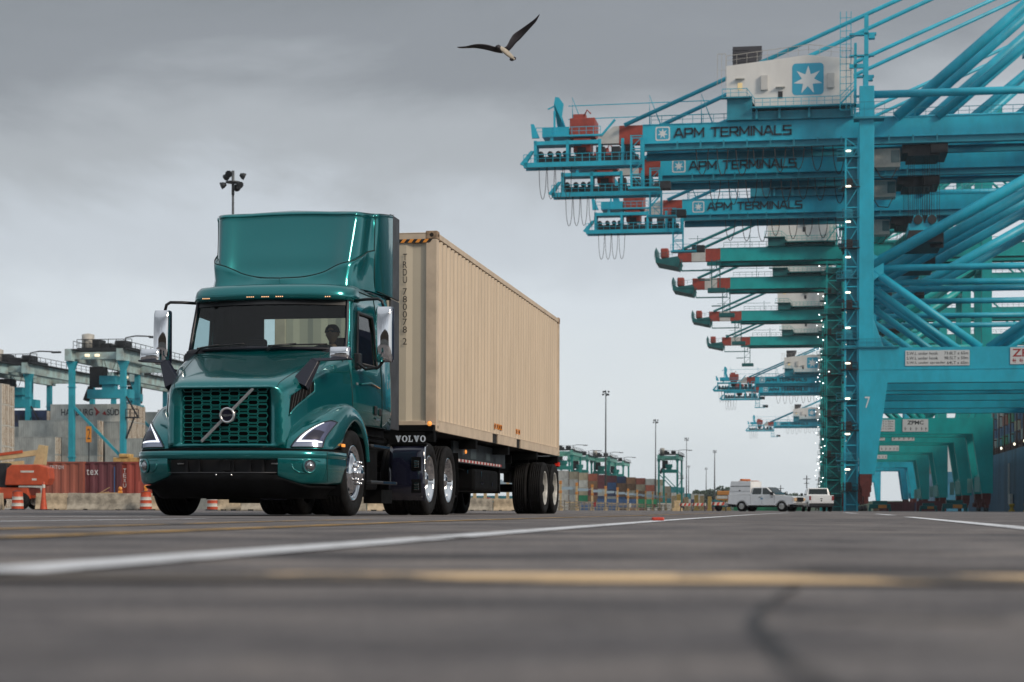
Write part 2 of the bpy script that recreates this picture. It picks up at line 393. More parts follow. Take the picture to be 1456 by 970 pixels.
# --- bumper
def bpl(x):  # plan curve
    P=[(0,-.07),(.35,-.065),(.62,-.02),(.82,.05),(.98,.14),(1.09,.26),(1.155,.42),(1.19,.64),(1.20,.95)]
    return P
BP=bpl(0)
def bp(u): 
    p=cval([(a,b,0) for a,b in BP],u); return p[0],p[1]
def bnorm(u):
    a=bp(u+.05);b=bp(u-.05); d=Vector((a[0]-b[0],a[1]-b[1])); n=Vector((d.y,-d.x)).normalized(); return n
mb=MB()
g=[]
for k in range(49):
    u=8*k/48; x,y=bp(u); n=bnorm(u)
    g.append([(x+n.x*o,y+n.y*o,z) for z,o in ((.742,-.05),(.745,-.012),(.735,.0),(.70,.004),(.672,.0),(.652,-.012),(.642,-.04))])
mb.grid(g); 
g=[]
for k in range(13,49):
    u=8*k/48; x,y=bp(u); n=bnorm(u)
    t=min(1,max(0,(x-.60)/.3)); zb=.47-.10*t**.8 if x>.60 else .47
    zt=.66
    row=[]
    for z,o in ((zt,-.004),(zt-.05,0),(.56,-.003),(.50,-.012),(zb+.03,-.028),(zb,-.05),(zb-.004,-.10)):
        z=min(z,zt); row.append((x+n.x*o,y+n.y*o,z))
    g.append(row)
mb.grid(g); g0=g[0]; mb.add([g0[0],g0[1],g0[2],g0[3],g0[4],g0[5]]+[(a[0],a[1]+.15,a[2]) for a in g0[:6]],[(i,i+1,i+7,i+6) for i in range(5)])
mb.mirror(); bu=B(mb,'bumper',PAINT,weld=False)
mb=MB(); mb.box(-.68,.68,.10,.11,.42,.66); 
mb.box(-.66,.66,.0,.03,.655,.664)
for x in (-.30,-.02,.10,.30,-.45,.46): mb.box(x-.015,x+.015,.06,.10,.49,.655)
mb.box(-.05,.08,.05,.10,.52,.62)
B(mb,'lower_intake',mat('intake_black',(.008,.008,.010),.6))
# black valance
VP_=[(0,-.03),(.4,-.02),(.66,.04),(.85,.12),(1.0,.25),(1.08,.45),(1.12,.95)]
g=[]
for k in range(37):
    p=cval([(a,b,0) for a,b in VP_],6*k/36); x,y=p[0],p[1]
    zt=.492 if x<.66 else .45-.10*min(1,(x-.66)/.3); 
    g.append([(x,y+.03,zt),(x,y-.012,zt-.01),(x*.985,y,.40 if x<.66 else min(.40,zt-.03)),(x*.94,y+.06,.30),(x*.89,y+.12,.22),(x*.87,y+.2,.20)])
mb=MB(); mb.grid(g); mb.mirror(); va=B(mb,'valance',CHAS)
mb=MB(); 
for x in (-.06,.12): mb.lathe([(0,-.008),(.010,-.006),(.012,.0)],(x,-.045,.468),'y',10)
B(mb,'bolt',SILV,parent=va)
mb=MB(); mb.tube([(-.64,-.005,.494),(-.3,-.035,.494),(.3,-.035,.494),(.64,-.005,.494)],.006,6); B(mb,'valance_lip',GREYP,parent=va)
for x in (-.52,.60):
    mb=MB(); mb.box(x-.04,x+.04,.06,.10,.59,.605); B(mb,'tow_pin',CHR,parent=va)
# fog lights
for sx in (1,-1):
    u=4.05; x,y=bp(u); n=bnorm(u); c=Vector((x*1.0,y,.572)); nn=Vector((n.x,n.y,0))
    ax=nn; a=Vector((-nn.y,nn.x,0)); 
    def disc(mb,prof,nseg=28):
        vs=[]
        for r_,o in prof:
            for j in range(nseg):
                t=2*PI*j/nseg; p=c+a*r_*math.cos(t)+Vector((0,0,1))*r_*math.sin(t)+ax*o; vs.append((sx*p.x,p.y,p.z))
        mb.add(vs,[(i*nseg+j,i*nseg+(j+1)%nseg,(i+1)*nseg+(j+1)%nseg,(i+1)*nseg+j) for i in range(len(prof)-1) for j in range(nseg)],0,True)
    mb=MB(); disc(mb,[(.088,.0),(.080,.012),(.068,.010),(.064,-.01)]); fl=B(mb,'fog_light',PAINT)
    mb=MB(); disc(mb,[(.068,.004),(.05,.004),(.0,.004)]); B(mb,'lamp_bezel',BLKG,parent=fl)
    mb=MB(); disc(mb,[(.05,.006),(.045,.022),(.03,.033),(.0,.038)]); B(mb,'fog_lens',mat('fog_glass',(.35,.36,.38),.04,.85),parent=fl)
    # pressed contour beside the lamp
    mb=MB(); 
    pts=[]
    for u_,z in ((2.9,.635),(3.3,.64),(4.6,.64),(4.9,.625)): x,y=bp(u_); n=bnorm(u_); pts.append((sx*(x+n.x*.001),y+n.y*.001,z))
    mb.tube(pts,.006,6)
    pts=[]
    for u_,z in ((2.9,.60),(3.0,.54),(3.3,.505),(3.8,.49)): x,y=bp(u_); n=bnorm(u_); pts.append((sx*(x-n.x*.001),y-n.y*.001,z))
    mb.tube(pts,.007,6); B(mb,'bumper_crease',PAINT,parent=bu)
mb=MB()
for sx in (1,-1):
    x,y=bp(5.6); mb.tube([(sx*(x+.003),y,.40),(sx*(x+.004),y,.735)],.003,5)
B(mb,'bumper_joint',GAP,parent=bu)
# black gap between hood and bumper
mb=MB(); g=[]
for k in range(33):
    x,y=bp(8*k/32*.98); n=bnorm(8*k/32*.98); g.append([(x-n.x*.03,y-n.y*.03,.74),(x-n.x*.03,y-n.y*.03,.772)])
mb.grid(g); mb.mirror(); B(mb,'bumper_gap',CHAS,parent=bu)

# --- cab shell
def q2(x,xe,yc,ye): return (x,yc+(ye-yc)*(x/xe)**2)
def row(z,xe,yc,ye,pil,c5,c6,c7,c8,bx=1.0):
    r_=[]
    for f in (0,.25,.5,.75,.92): a=q2(xe*f,xe,yc,ye); r_.append((a[0],a[1],z))
    r_+= [(xe,ye,z),(pil[0],pil[1],z),(*c5,z),(*c6,z),(*c7,z),(*c8,z),(c8[0]-.02,3.47,z),(c8[0]-.09,3.5,z)]
    zr={2.03:2.22,2.30:2.42,2.52:2.61,2.68:2.70}.get(z,z)
    r_+= [(.62,3.5,zr),(.62*.33,3.5,zr),(0,3.5,zr)]
    return r_
rows=[row(1.12,1.0,1.7,1.74,(1.06,1.76),(1.11,1.86),(1.14,2.70),(1.145,2.88),(1.145,3.35)),
row(1.42,1.0,1.7,1.72,(1.06,1.75),(1.11,1.86),(1.145,2.70),(1.15,2.88),(1.15,3.35)),
row(1.74,1.0,1.5,1.68,(1.06,1.72),(1.10,1.86),(1.14,2.70),(1.145,2.88),(1.145,3.35)),
row(1.88,1.0,1.34,1.67,(1.055,1.71),(1.085,1.87),(1.125,2.70),(1.13,2.88),(1.135,3.35)),
row(2.03,.995,1.34,1.67,(1.045,1.73),(1.075,1.90),(1.113,2.70),(1.12,2.88),(1.13,3.35)),
row(2.30,.985,1.46,1.76,(1.03,1.82),(1.06,1.97),(1.09,2.70),(1.10,2.88),(1.12,3.35)),
row(2.52,.97,1.56,1.83,(1.01,1.90),(1.04,2.05),(1.065,2.66),(1.08,2.86),(1.11,3.35)),
row(2.68,.96,1.63,1.88,(.995,1.94),(1.02,2.10),(1.045,2.60),(1.06,2.82),(1.10,3.35)),
row(2.80,.93,1.72,1.95,(.975,2.0),(1.0,2.14),(1.02,2.60),(1.04,2.82),(1.09,3.35)),
row(2.87,.85,1.85,2.05,(.92,2.1),(.95,2.20),(.97,2.60),(.99,2.82),(1.07,3.35))]
def skip(i,j):
    if 4<=i<=6 and j<5: return True      # windshield
    if 3<=i<=5 and j==7: return True     # door glass
    if 4<=i<=5 and j in (13,14): return True  # rear window
    return False
rt=[(0,1.85,2.9)]
mb=MB(); mb.grid(rows,skip=skip,sm=True)
b0=rows[-1]; mb.add(b0+[(0,2.6,2.93)],[(i,i+1,len(b0)) for i in range(len(b0)-1)],0,True)
mb.mirror(); cab=B(mb,'cab',PAINT,weld=True)
for p in cab.data.polygons: p.use_smooth=True
sf=cab.modifiers.new('s','SOLIDIFY'); sf.thickness=.035; sf.offset=-1
cab.data.materials.append(INTER); sf.material_offset=1
try: cab.data.set_sharp_from_angle(angle=R(35))
except Exception: pass
# windshield
wr=[[(-p[0],p[1],p[2]) for p in rows[i][5:0:-1]]+[(p[0],p[1],p[2]) for p in rows[i][:6]] for i in (4,5,6,7)]
mb=MB(); mb.grid([[ (x,y+.012,z) for x,y,z in r_] for r_ in surf(wr,8,20)]); ws=B(mb,'windshield',WSG)
mb=MB(); W0=[cval(wr[0],10*k/20) for k in range(21)]; W1=[cval([w[-1] for w in wr],3*k/6) for k in range(7)]; W3=[cval([w[0] for w in wr],3*k/6) for k in range(7)]
fr=W0+W1[1:]; fr2=W0[::-1]+W3[1:]
mb.tube([(x,y-.004,z) for x,y,z in fr],.022,8); mb.tube([(x,y-.004,z) for x,y,z in W3],.022,8)
B(mb,'rubber_seal',mat('rubber_seal',(.01,.011,.02),.4),parent=ws)
# shade band at the top of the glass
mb=MB(); g=surf(wr,30,20)[24:]; mb.grid([[(x,y-.003,z) for x,y,z in r_] for r_ in g]); B(mb,'shade_band',BLK,parent=ws)
# wipers
for a_,b_ in (((-.86,0),(-.18,.0)),((.12,0),(.8,0))):
    mb=MB(); pts=[]
    for k in range(9):
        x=a_[0]+(b_[0]-a_[0])*k/8; p=q2(abs(x),.995,1.34,1.67); t=k/8; z=2.055+.03*t; pts.append((x,p[1]-.03+.0*t,z))
    mb.tube(pts,.011,6); mb.tube([(a_[0],pts[0][1]-.05,1.99),(a_[0]+.08,pts[1][1]-.06,2.05),(pts[4][0],pts[4][1]-.02,pts[4][2]+.01)],.013,6); B(mb,'wiper',BLK)
# door windows and frames
for sx in (1,-1):
    q=[[rows[i][7],rows[i][8]] for i in (3,4,5,6)]
    mb=MB(); mb.grid([[(sx*(x-.014),y,z) for x,y,z in r_] for r_ in surf(q,6,4)]); dw=B(mb,'door_window',WSG)
    lo=[r_[0] for r_ in q]; hi=[r_[1] for r_ in q]
    lp=lo+hi[::-1]+[lo[0]]
    mb=MB(); mb.tube([(sx*(x+.002),y,z) for x,y,z in lp],.02,6); B(mb,'window_seal',BLK,parent=dw)
    # door: seam outline, handle, mirror brackets
    mb=MB(); o=.004
    def side(j,i): x,y,z=rows[i][j]; return (sx*(x+o),y,z)
    mb.tube([side(9,i) for i in range(0,9)],.004,5); mb.tube([side(7,0),side(8,0),side(9,0)],.004,5)
    mb.tube([side(7,8),side(8,8),side(9,8)],.006,5)
    B(mb,'door_seam',GAP,parent=cab)
    mb=MB(); mb.bbox(sx*1.15-.014,sx*1.15+.014,2.50,2.60,1.27,1.39,.012); hd=B(mb,'door_handle',BLK)
    mb=MB(); mb.bbox(sx*1.15-.02,sx*1.15+.02,2.74,2.82,1.27,1.37,.02); B(mb,'filler_cap',BLK)
    mb=MB(); mb.bbox(sx*1.154-.003,sx*1.154+.003,2.56,2.76,1.205,1.235,.002); B(mb,'door_badge',SILV)
    mb=MB(); mb.tube([(sx*1.13,1.9,1.62),(sx*1.155,2.3,1.66),(sx*1.155,2.75,1.63)],.012,6); B(mb,'door_crease',PAINT,parent=cab)
    mb=MB(); mb.bbox(sx*1.12-.01,sx*1.12+.01,1.72,1.78,1.60,1.63,.004); B(mb,'door_emblem',SILV)
# door interior / furnishings
mb=MB(); mb.box(-1.05,1.05,1.75,3.44,1.30,1.34); mb.box(-1.0,1.0,1.50,1.98,1.5,1.99); mb.bbox(-1.0,1.0,1.52,1.95,1.94,2.03,.03)
mb.box(-.2,.2,3.0,3.4,1.3,2.0)
B(mb,'dashboard',INTER)
for x in (-.55,.55):
    mb=MB(); mb.bbox(x-.26,x+.26,2.45,2.95,1.38,1.52,.05); mb.bbox(x-.25,x+.25,2.9,3.06,1.48,2.12,.05); mb.bbox(x-.13,x+.13,2.93,3.04,2.13,2.30,.04); mb.box(x-.2,x+.2,2.5,2.9,1.34,1.38); B(mb,'seat',INTER)
mb=MB(); c=Vector((.55,2.14,1.96)); 
pts=[c+Vector((.21*math.cos(t),.21*math.sin(t)*.55,.21*math.sin(t)*.84)) for t in [2*PI*k/24 for k in range(25)]]
mb.tube(pts,.017,8); mb.tube([c,c+Vector((0,-.25,-.2))],.03,8); mb.tube([pts[0],pts[12]],.015,6); B(mb,'steering_wheel',BLK)
# rear window frame and glass
mb=MB(); mb.box(-.63,.63,3.462,3.465,2.2,2.63); B(mb,'rear_window',RWG)
# --- visor (roof cap brim)
vp=[(0,1.57),(.3,1.575),(.6,1.62),(.82,1.70),(.96,1.80),(1.035,1.95),(1.05,2.12)]
prof=[(.30,2.655),(.03,2.648),(.0,2.665),(.005,2.72),(.025,2.785),(.07,2.83),(.20,2.85),(.45,2.865),(.7,2.88)]
g=[]
for k in range(41):
    p=cval([(a,b,0) for a,b in vp],6*k/40); x,y=p[0],p[1]
    a=cval([(a,b,0) for a,b in vp],6*k/40+.05);b=cval([(a,b,0) for a,b in vp],6*k/40-.05); d=Vector((a[0]-b[0],a[1]-b[1])); n=Vector((-d.y,d.x)).normalized()
    sc_=1 if k<30 else 1-(k-30)/10*.55
    g.append([(x+n.x*o*sc_,y+n.y*o*sc_,z) for o,z in prof])
mb=MB(); mb.grid(g); mb.mirror(); vi=B(mb,'sun_visor',PAINT,weld=True)
for x in (-.79,-.19,0,.18,.75):
    y=cval([(b,a,0) for a,b in vp],0)[0]
    yy=1.57+ (.10 if abs(x)>.7 else (.005))
    mb=MB(); mb.bbox(x-.055,x+.055,yy-.006,yy+.03,2.668,2.69,.006); ml=B(mb,'marker_light',GREYP)
    mb=MB()
    for k in range(4): mb.bbox(x-.042+.026*k-.006+.003,x-.042+.026*k+.012,yy-.010,yy-.002,2.674,2.685,.002)
    B(mb,'marker_lens',AMBW,parent=ml)
# --- roof fairing
Z=[2.86,3.05,3.3,3.55,3.77,3.815,3.845]
def frow(z):
    t=(z-2.86)/1.05
    yc=2.12+.50*t; ycorn=2.06+.50*t; xc=.90+.055*t
    dish=.34*max(0,1-t)**.8*min(1,max(0,(t-.02)*9))+.03
    k=max(0,1-t)**.8
    r_=[(0,yc+.06+dish*.5,z),(xc*.35,yc+.045+dish*.5+k*.02,z),(xc*.65,yc+.01+dish*.35+k*.08,z),(xc*.88,ycorn+k*.17,z),(xc*.975,ycorn+.04+k*.23,z),(xc*1.03,ycorn+.16+k*.22,z),(xc*1.06+.01,ycorn+.35+k*.14,z)]
    r_+= [(1.075+.01*t,2.95,z),(1.12,3.3,z),(1.13,3.52,z)]
    return r_
fr_=[[(x,y,z+(max(0,y-2.62)/.9*.10*max(0,(z-3.3)/.5))) for x,y,z in frow(z)] for z in Z]
# arch of the top edge: centre higher
def lift(r_,dz): return [(x,y,z+dz*(1-(min(1,abs(x)/.97))**2)) for x,y,z in r_]
fr_=[r_ if k<4 else lift(r_,.045*(1 if k>3 else .5)) for k,r_ in enumerate(fr_)]
top=fr_[-1]; fr_[-2]=[(x,y-.018,z) if y<3 else (x,y,z) for x,y,z in fr_[-2]]
fr_.append([(x*.97,y+.05 if y<3.4 else y,z+.015) for x,y,z in top]); fr_.append([(x*.4,2.9+(y-2.9)*.6 if y<3.4 else y,z+.03) for x,y,z in top])
mb=MB(); mb.grid(surf(fr_,40,40)); mb.mirror(); rf=B(mb,'roof_fairing',PAINT,weld=True)
# lower collar with its crescent lip
nC=44
g=[]
for k in range(nC+1):
    u=6.6*k/nC
    def P_(z,off):
        t=(z-2.86)/1.05
        r_=frow(z); p=cval(r_,u); q=cval(r_,u+.05); s=cval(r_,max(0,u-.05)); d=Vector((q[0]-s[0],q[1]-s[1])); n=Vector((d.y,-d.x)).normalized()
        # collar takes the undished line
        dish=.16*math.sin(PI*min(1,max(0,t)))
        f=(.5,.5,.35,0)[min(3,int(u))] if u<3 else 0
        w=max(0,1-u/3)
        return (p[0]+n.x*off,p[1]+n.y*off-dish*.5*w,z)
    x=cval(frow(3),u)[0]; ang=u/6.6
    zt=cval([(v,) for v in (2.985,3.01,3.075,3.17,3.24,3.30,3.37,3.42)],u)[0]
    th=.17*(1-ang)**1.35+.008
    zb=2.86
    rowp=[P_(zb,.05+.0),P_(zb+(zt-zb)*.35,.055*(1-ang)+.012),P_(zb+(zt-zb)*.8,th*.95),P_(zt-.012,th),P_(zt,th*.9),P_(zt+.002,th*.5),P_(zt-.02,-.12 if u<5 else -.03)]
    g.append(rowp)
mb=MB(); mb.grid(g); mb.mirror(); B(mb,'fairing_lip',PAINT,parent=rf,weld=True)
mb=MB(); lp=[g[k][4] for k in range(nC+1)]
for s_ in (1,-1): mb.tube([(s_*x,y+.004,z+.004) for x,y,z in lp],[.007]*len(lp),6)
B(mb,'lip_gap',GAP,parent=rf)
# fairing panel seams + side extenders
for sx in (1,-1):
    mb=MB()
    sp=[cval(frow(z),6.45+.35*(3.85-z)) for z in (3.84,3.65,3.45,3.25,3.05,2.9)]
    mb.tube([(sx*(x+.001),y,z+.02) for x,y,z in sp],.006,6)
    mb.tube([(sx*1.08,2.9,2.885),(sx*1.115,3.2,2.87),(sx*1.14,3.5,2.86)],.006,6); B(mb,'fairing_seam',GAP,parent=rf)
    mb=MB(); mb.bbox(sx*1.10-.015,sx*1.10+.05*sx*0+.015,3.5,3.97,1.14,2.86,.012); mb.bbox(sx*1.10-.015,sx*1.10+.015,3.5,3.97,2.872,3.975,.012); B(mb,'side_extender',GREYP)
# cab rear panel of fairing
mb=MB(); mb.box(-1.10,1.10,3.515,3.525,2.84,3.92); B(mb,'fairing_back',GREYP,parent=rf)
# --- mirrors
for sx,xc,yw in ((1,1.45,1.78),(-1,1.40,1.78)):
    mb=MB(); 
    # shell: rounded box with bulged chrome front
    g=[]
    for i in range(15):
        z=1.885+.67*i/14; e=math.sin(PI*min(1,max(0,(z-1.885)/.67)))**.35 if 0<i<14 else .0
        r_=[]
        for j in range(11):
            a=-PI/2+PI*j/10; r_.append((sx*xc+ .108*math.sin(a)*(.88+.12*e), yw-(.085*math.cos(a)**.8 if math.cos(a)>0 else 0)*(.35+.65*e)-.0, z))
        g.append(r_)
    mb.grid(g); mi=B(mb,'side_mirror',CHR)
    mb=MB(); mb.bbox(sx*xc-.112,sx*xc+.112,yw-.005,yw+.075,1.88,2.56,.03); B(mb,'mirror_housing',BLKG,parent=mi)
    mb=MB(); mb.tube([(sx*1.02,1.98,2.66),(sx*1.18,1.90,2.665),(sx*(xc-.09),yw+.04,2.66),(sx*(xc-.04),yw+.04,2.63),(sx*(xc-.02),yw+.04,2.55)],.019,8); B(mb,'mirror_arm',BLK); mb=MB()
    mb.tube([(sx*1.10,1.80,1.88),(sx*1.2,1.85,1.80),(sx*(xc-.08),yw+.04,1.82),(sx*(xc-.02),yw+.04,1.90)],.019,8)
    mb.bbox(sx*1.09-.04,sx*1.09+.05,1.80,1.92,1.80,2.0,.02)
    B(mb,'mirror_arm',BLK)
# hood mirrors
for sx in (1,-1):
    mb=MB(); p0=Vector((sx*.735,.50,1.50));p1=Vector((sx*.93,.62,1.815));p2=Vector((sx*1.27,.80,1.835))
    def stp(p,w,h): return [(p[0],p[1]-w,p[2]-h),(p[0],p[1]+w,p[2]-h),(p[0],p[1]+w,p[2]+h),(p[0],p[1]-w,p[2]+h)]
    mb.add([(sx*.69,.42,1.58),(sx*.85,.42,1.50),(sx*.85,.56,1.46),(sx*.72,.6,1.60), (sx*.88,.55,1.83),(sx*.965,.56,1.795),(sx*.965,.66,1.795),(sx*.88,.66,1.83)],
           [(0,1,5,4),(1,2,6,5),(2,3,7,6),(3,0,4,7),(4,5,6,7),(0,3,2,1)])
    mb.add([(sx*.885,.55,1.835),(sx*.885,.66,1.835),(sx*.94,.55,1.80),(sx*.94,.66,1.80),(sx*1.30,.72,1.853),(sx*1.30,.86,1.853),(sx*1.30,.72,1.832),(sx*1.30,.86,1.832)],
           [(0,1,5,4),(2,6,7,3),(0,4,6,2),(1,3,7,5),(4,5,7,6),(0,2,3,1)])
    B(mb,'hood_mirror_arm',mat('mirror_arm_black',(.012,.014,.028),.35),recalc=True,bevel=.006)
    mb=MB(); xm=sx*1.165
    g=[]
    for i in range(9):
        z=1.853+.125*i/8; e=(1-(abs(i-3)/6)**2.5); r_=[]
        for j in range(15):
            a=-PI/2+PI*j/14; r_.append((xm+.125*math.sin(a)*(.96+.04*e),.80-.10*max(0,math.cos(a))**.55*(.55+.45*max(0,e)),z))
        g.append(r_)
    mb.grid(g); mb.box(xm-.118,xm+.118,.79,.83,1.853,1.975); B(mb,'hood_mirror',CHR)

# --- chassis of the tractor
mb=MB()
for x in (-.43,.43): mb.box(x-.04,x+.04,.5,7.4,.78,1.04)
mb.box(-.6,.6,.35,.95,.30,.75); mb.box(-.42,.42,1.0,3.2,.42,1.2); mb.bbox(-.35,.35,1.0,1.8,.34,.6,.05)
mb.box(-1.02,1.02,2.3,3.5,1.02,1.11)
mb.tube([(-1.0,1.33,.52),(1.0,1.33,.52)],.07,10)
mb.box(-.55,.55,3.6,3.7,.8,1.1)
for y in (5.47,6.79): mb.tube([(-.9,y,.52),(.9,y,.52)],.09,12); mb.lathe([(.01,-.28),(.15,-.25),(.23,-.1),(.23,.1),(.15,.25),(.01,.28)],(0,y,.52),'x',20)
mb.box(-.5,.5,5.6,6.9,1.04,1.1)
ch=B(mb,'chassis',CHAS)
mb=MB(); mb.lathe([(.0,0),(.45,0),(.45,.06),(0,.06)],(0,6.15,1.12),'z',30); B(mb,'fifth_wheel',CHAS)
for sx in (1,-1):
    mb=MB(); mb.bbox(sx*.5,sx*.86,2.35,3.35,.42,.95,.03); mb.bbox(sx*.5,sx*.72,3.45,4.4,.34,.92,.05); mb.box(sx*.55,sx*.8,2.2,4.4,.98,1.02)
    mb.box(sx*.6,sx*.95,2.15,2.2,.2,.9); mb.box(sx*.8,sx*1.04,3.3,3.9,.16,.34)
    bb=B(mb,'battery_box',CHAS)
    for z in (.88,.425):
        mb=MB(); mb.bbox(sx*1.04,sx*1.16,2.3,3.7 if z<.5 else 3.3,z-.02,z+.02,.012); B(mb,'cab_step',mat('step_black',(.02,.022,.026),.4))
        mb=MB(); mb.box(sx*1.162-.003,sx*1.162+.003,2.4 if z>.5 else 2.9,3.6 if z<.5 else 3.25,z-.012,z+.016); B(mb,'step_edge',ALU)
# quarter fender / mud guard in front of the drive wheels
for sx in (1,-1):
    mb=MB(); x0,x1=(.78,1.29) if sx>0 else (-1.22,-.70)
    xs=[x0+(x1-x0)*k/8 for k in range(9)]
    g=[]
    for z,y in ((.21,4.80),(.27,4.79),(.272,4.775),(.45,4.775),(.7,4.79),(.86,4.815),(.95,4.86),(.975,4.93)):
        g.append([(x+ (0),y+.02*((x-(x0+x1)/2)/.25)**2,z) for x in xs])
    mb.grid(g); gq=B(mb,'mud_guard',BLKG,solid=.012)
    mb=MB(); mb.tube([(x1,4.80,.95),(x1-.01,4.79,.6),(x1-.04,4.79,.25)],.008,6); B(mb,'guard_edge',ALU,parent=gq)
    for z in (.71,.40):  # reflections on the glossy guard, built as dark patches and silver bars
        xg=x0+.38 if sx>0 else x0+.14
        mb=MB(); mb.bbox(xg-.06,xg+.08,4.765,4.775,z-.09,z+.10,.004); B(mb,'reflection_patch',CHAS,parent=gq)
        for k in range(3): mb=MB(); mb.bbox(xg-.02,xg+.05,4.75,4.763,z-.05+.035*k,z-.025+.035*k,.004); B(mb,'reflection_glint',ALU,parent=gq)
    mb=MB(); mb.box(x0-.02 if sx>0 else x0,x1-.02,4.84,4.85,.985,1.16); mb.box(x0,x1,4.85,4.95,.97,1.0); vb=B(mb,'guard_board',CHAS)
# VOLVO lettering in slab serif
def slab(letter):
    S=[]  # list of polygons
    if letter=='V': S=[[(0,1),(.42,1),(.42,.9),(.34,.88),(.52,.3),(.68,.88),(.6,.9),(.6,1),(1,1),(1,.9),(.93,.87),(.62,0),(.40,0),(.08,.87),(0,.9)]]
    if letter=='L': S=[[(0,1),(.46,1),(.46,.87),(0,.87)],[(.12,.87),(.34,.87),(.34,.15),(.12,.15)],[(0,0),(.80,0),(.80,.15),(0,.15)],[(.66,.15),(.80,.15),(.80,.40),(.70,.40)]]
    return S
mb=MB(); xx=0; LW={'V':1.0,'O':1.0,'L':.86}
tw=sum(LW[c] for c in 'VOLVO')+.12*4; scx=.43/tw; hz=.088
for c in 'VOLVO':
    if c=='O':
        n=28; ov=[(.5+.5*math.cos(2*PI*k/n),.5+.52*math.sin(2*PI*k/n)) for k in range(n)]; iv=[(.5+.22*math.cos(2*PI*k/n),.5+.38*math.sin(2*PI*k/n)) for k in range(n)]
        vs=[(.86+(xx+a)*scx,4.832,1.02+b*hz) for a,b in ov+iv]; mb.add(vs,[(k,(k+1)%n,n+(k+1)%n,n+k) for k in range(n)])
    else:
        for poly in slab(c):
            bm_=bmesh.new(); f=bm_.faces.new([bm_.verts.new((.86+(xx+a)*scx,4.832,1.02+b*hz)) for a,b in poly]); bmesh.ops.triangulate(bm_,faces=[f]); bm_.verts.index_update()
            mb.add([v.co for v in bm_.verts],[[v.index for v in f.verts] for f in bm_.faces]); bm_.free()
    xx+=LW[c]+.12
B(mb,'guard_lettering',mat('letter_white',(.55,.62,.72),.4),parent=vb)

# --- wheels
def tyre_mb(w,r=.515,n=48):
    mb=MB(); p=[(r-.17,0),(r-.15,-.015+.0),(r-.10,-.022),(r-.05,-.020),(r-.018,-.008),(r-.004,.014),(r,.035)]
    g=[]
    k=w/2
    prof=[(rr,-(k-0)+a) for rr,a in p]
    for q in (-.6,-.3,0,.3,.6):  # tread grooves
        prof+= [(r,q*k-.012),(r-.012,q*k-.010),(r-.012,q*k+.010),(r,q*k+.012)]
    prof+= [(rr,-(a-k)) for rr,a in reversed(p)]
    return mb,prof
def wheel(name,parent,x,y,sx,w=.28,r=.515,rimm=ALU,kind='drive',dual=False,z=None):
    z=r if z is None else z
    wt=thing_part(name,parent,(x,y,z))
    for k in range(2 if dual else 1):
        mb,prof=tyre_mb(w,r); mb.lathe(prof,(-sx*k*(w+.045),0,0),'x',48); mb.build('tyre',TYRE,wt)
    f=w/2  # outer face at +f*sx
    mb=MB()
    if kind=='front':
        mb.lathe([(.345,f-.02),(.335,f+.004),(.318,f+.004),(.300,f-.02),(.27,f-.035),(.20,f+.01),(.155,f+.03),(.14,f+.035),(.0,f+.035)],(0,0,0),'x',48,sgn=sx)
        mb.build('rim',ALU,wt)
        mb=MB(); mb.lathe([(.14,f+.03),(.135,f+.06),(.10,f+.075),(.085,f+.10),(.05,f+.115),(0,f+.118)],(0,0,0),'x',28,sgn=sx)
        for j in range(10):
            t=2*PI*j/10; mb.lathe([(.022,f+.03),(.020,f+.085),(.012,f+.10),(0,f+.103)],(0,.118*math.cos(t)*1.12,.118*math.sin(t)*1.12),'x',10,sgn=sx)
        mb.build('hub',CHR,wt)
        mb=MB()
        for j in range(10):
            t=2*PI*(j+.5)/10; mb.lathe([(.030,f-.015),(0,f-.012)],(0,.235*math.cos(t),.235*math.sin(t)),'x',12,sgn=sx)
        mb.build('vent_hole',CHAS,wt)
    else:
        d=.13
        mb.lathe([(.345,f-.02),(.335,f+.004),(.320,f+.004),(.305,f-.015),(.30,f-.06),(.275,f-d),(.16,f-d-.02),(.15,f-d)],(0,0,0),'x',48,sgn=sx)
        mb.build('rim',rimm,wt)
        mb=MB(); mb.lathe([(.15,f-d-.02),(.148,f-d+.03),(.11,f-d+.06),(.10,f-.04),(.06,f-.02),(0,f-.018)],(0,0,0),'x',28,sgn=sx)
        for j in range(10):
            t=2*PI*j/10; mb.lathe([(.020,f-d-.01),(.018,f-d+.04),(0,f-d+.045)],(0,.205*math.cos(t),.205*math.sin(t)),'x',8,sgn=sx)
        mb.build('hub',ALU if kind=='drive' else CHAS,wt)
    return wt
def thing_part(name,parent,loc):
    o=bpy.data.objects.new(name,None); COL.objects.link(o); o.parent=parent; o.location=loc; o.empty_display_size=.2; return o
for sx in (1,-1): wheel('wheel',TR,sx*1.03,1.36,sx,w=.29,kind='front')
for y in (5.50,6.80):
    for sx in (1,-1): wheel('wheel',TR,sx*1.06,y,sx,w=.27,dual=True)

# --- trailer (gooseneck container chassis) : same frame
TL=thing('container_trailer','low black container trailer with twin rear axles, hitched behind the teal tractor','trailer',(-3.300,20.75,0),A)
def BT(mb,name,m,**k): return mb.build(name,m,k.pop('parent',TL),**k)
mb=MB()
for x in (-.48,.48):
    mb.box(x-.07,x+.07,5.75,8.6,1.10,1.21); 
    mb.add([(x-.07,8.6,1.10),(x+.07,8.6,1.10),(x+.07,9.0,.80),(x-.07,9.0,.80),(x-.07,8.6,1.21),(x+.07,8.6,1.21),(x+.07,9.0,1.21),(x-.07,9.0,1.21)],[(0,1,2,3),(4,7,6,5),(0,4,5,1),(2,6,7,3),(0,3,7,4),(1,5,6,2)])
    mb.box(x-.07,x+.07,9.0,18.0,.80,1.21)
for y in (5.85,9.0,12.0,15.2,17.95): mb.box(-1.2,1.2,y-.08,y+.08,1.06,1.208)
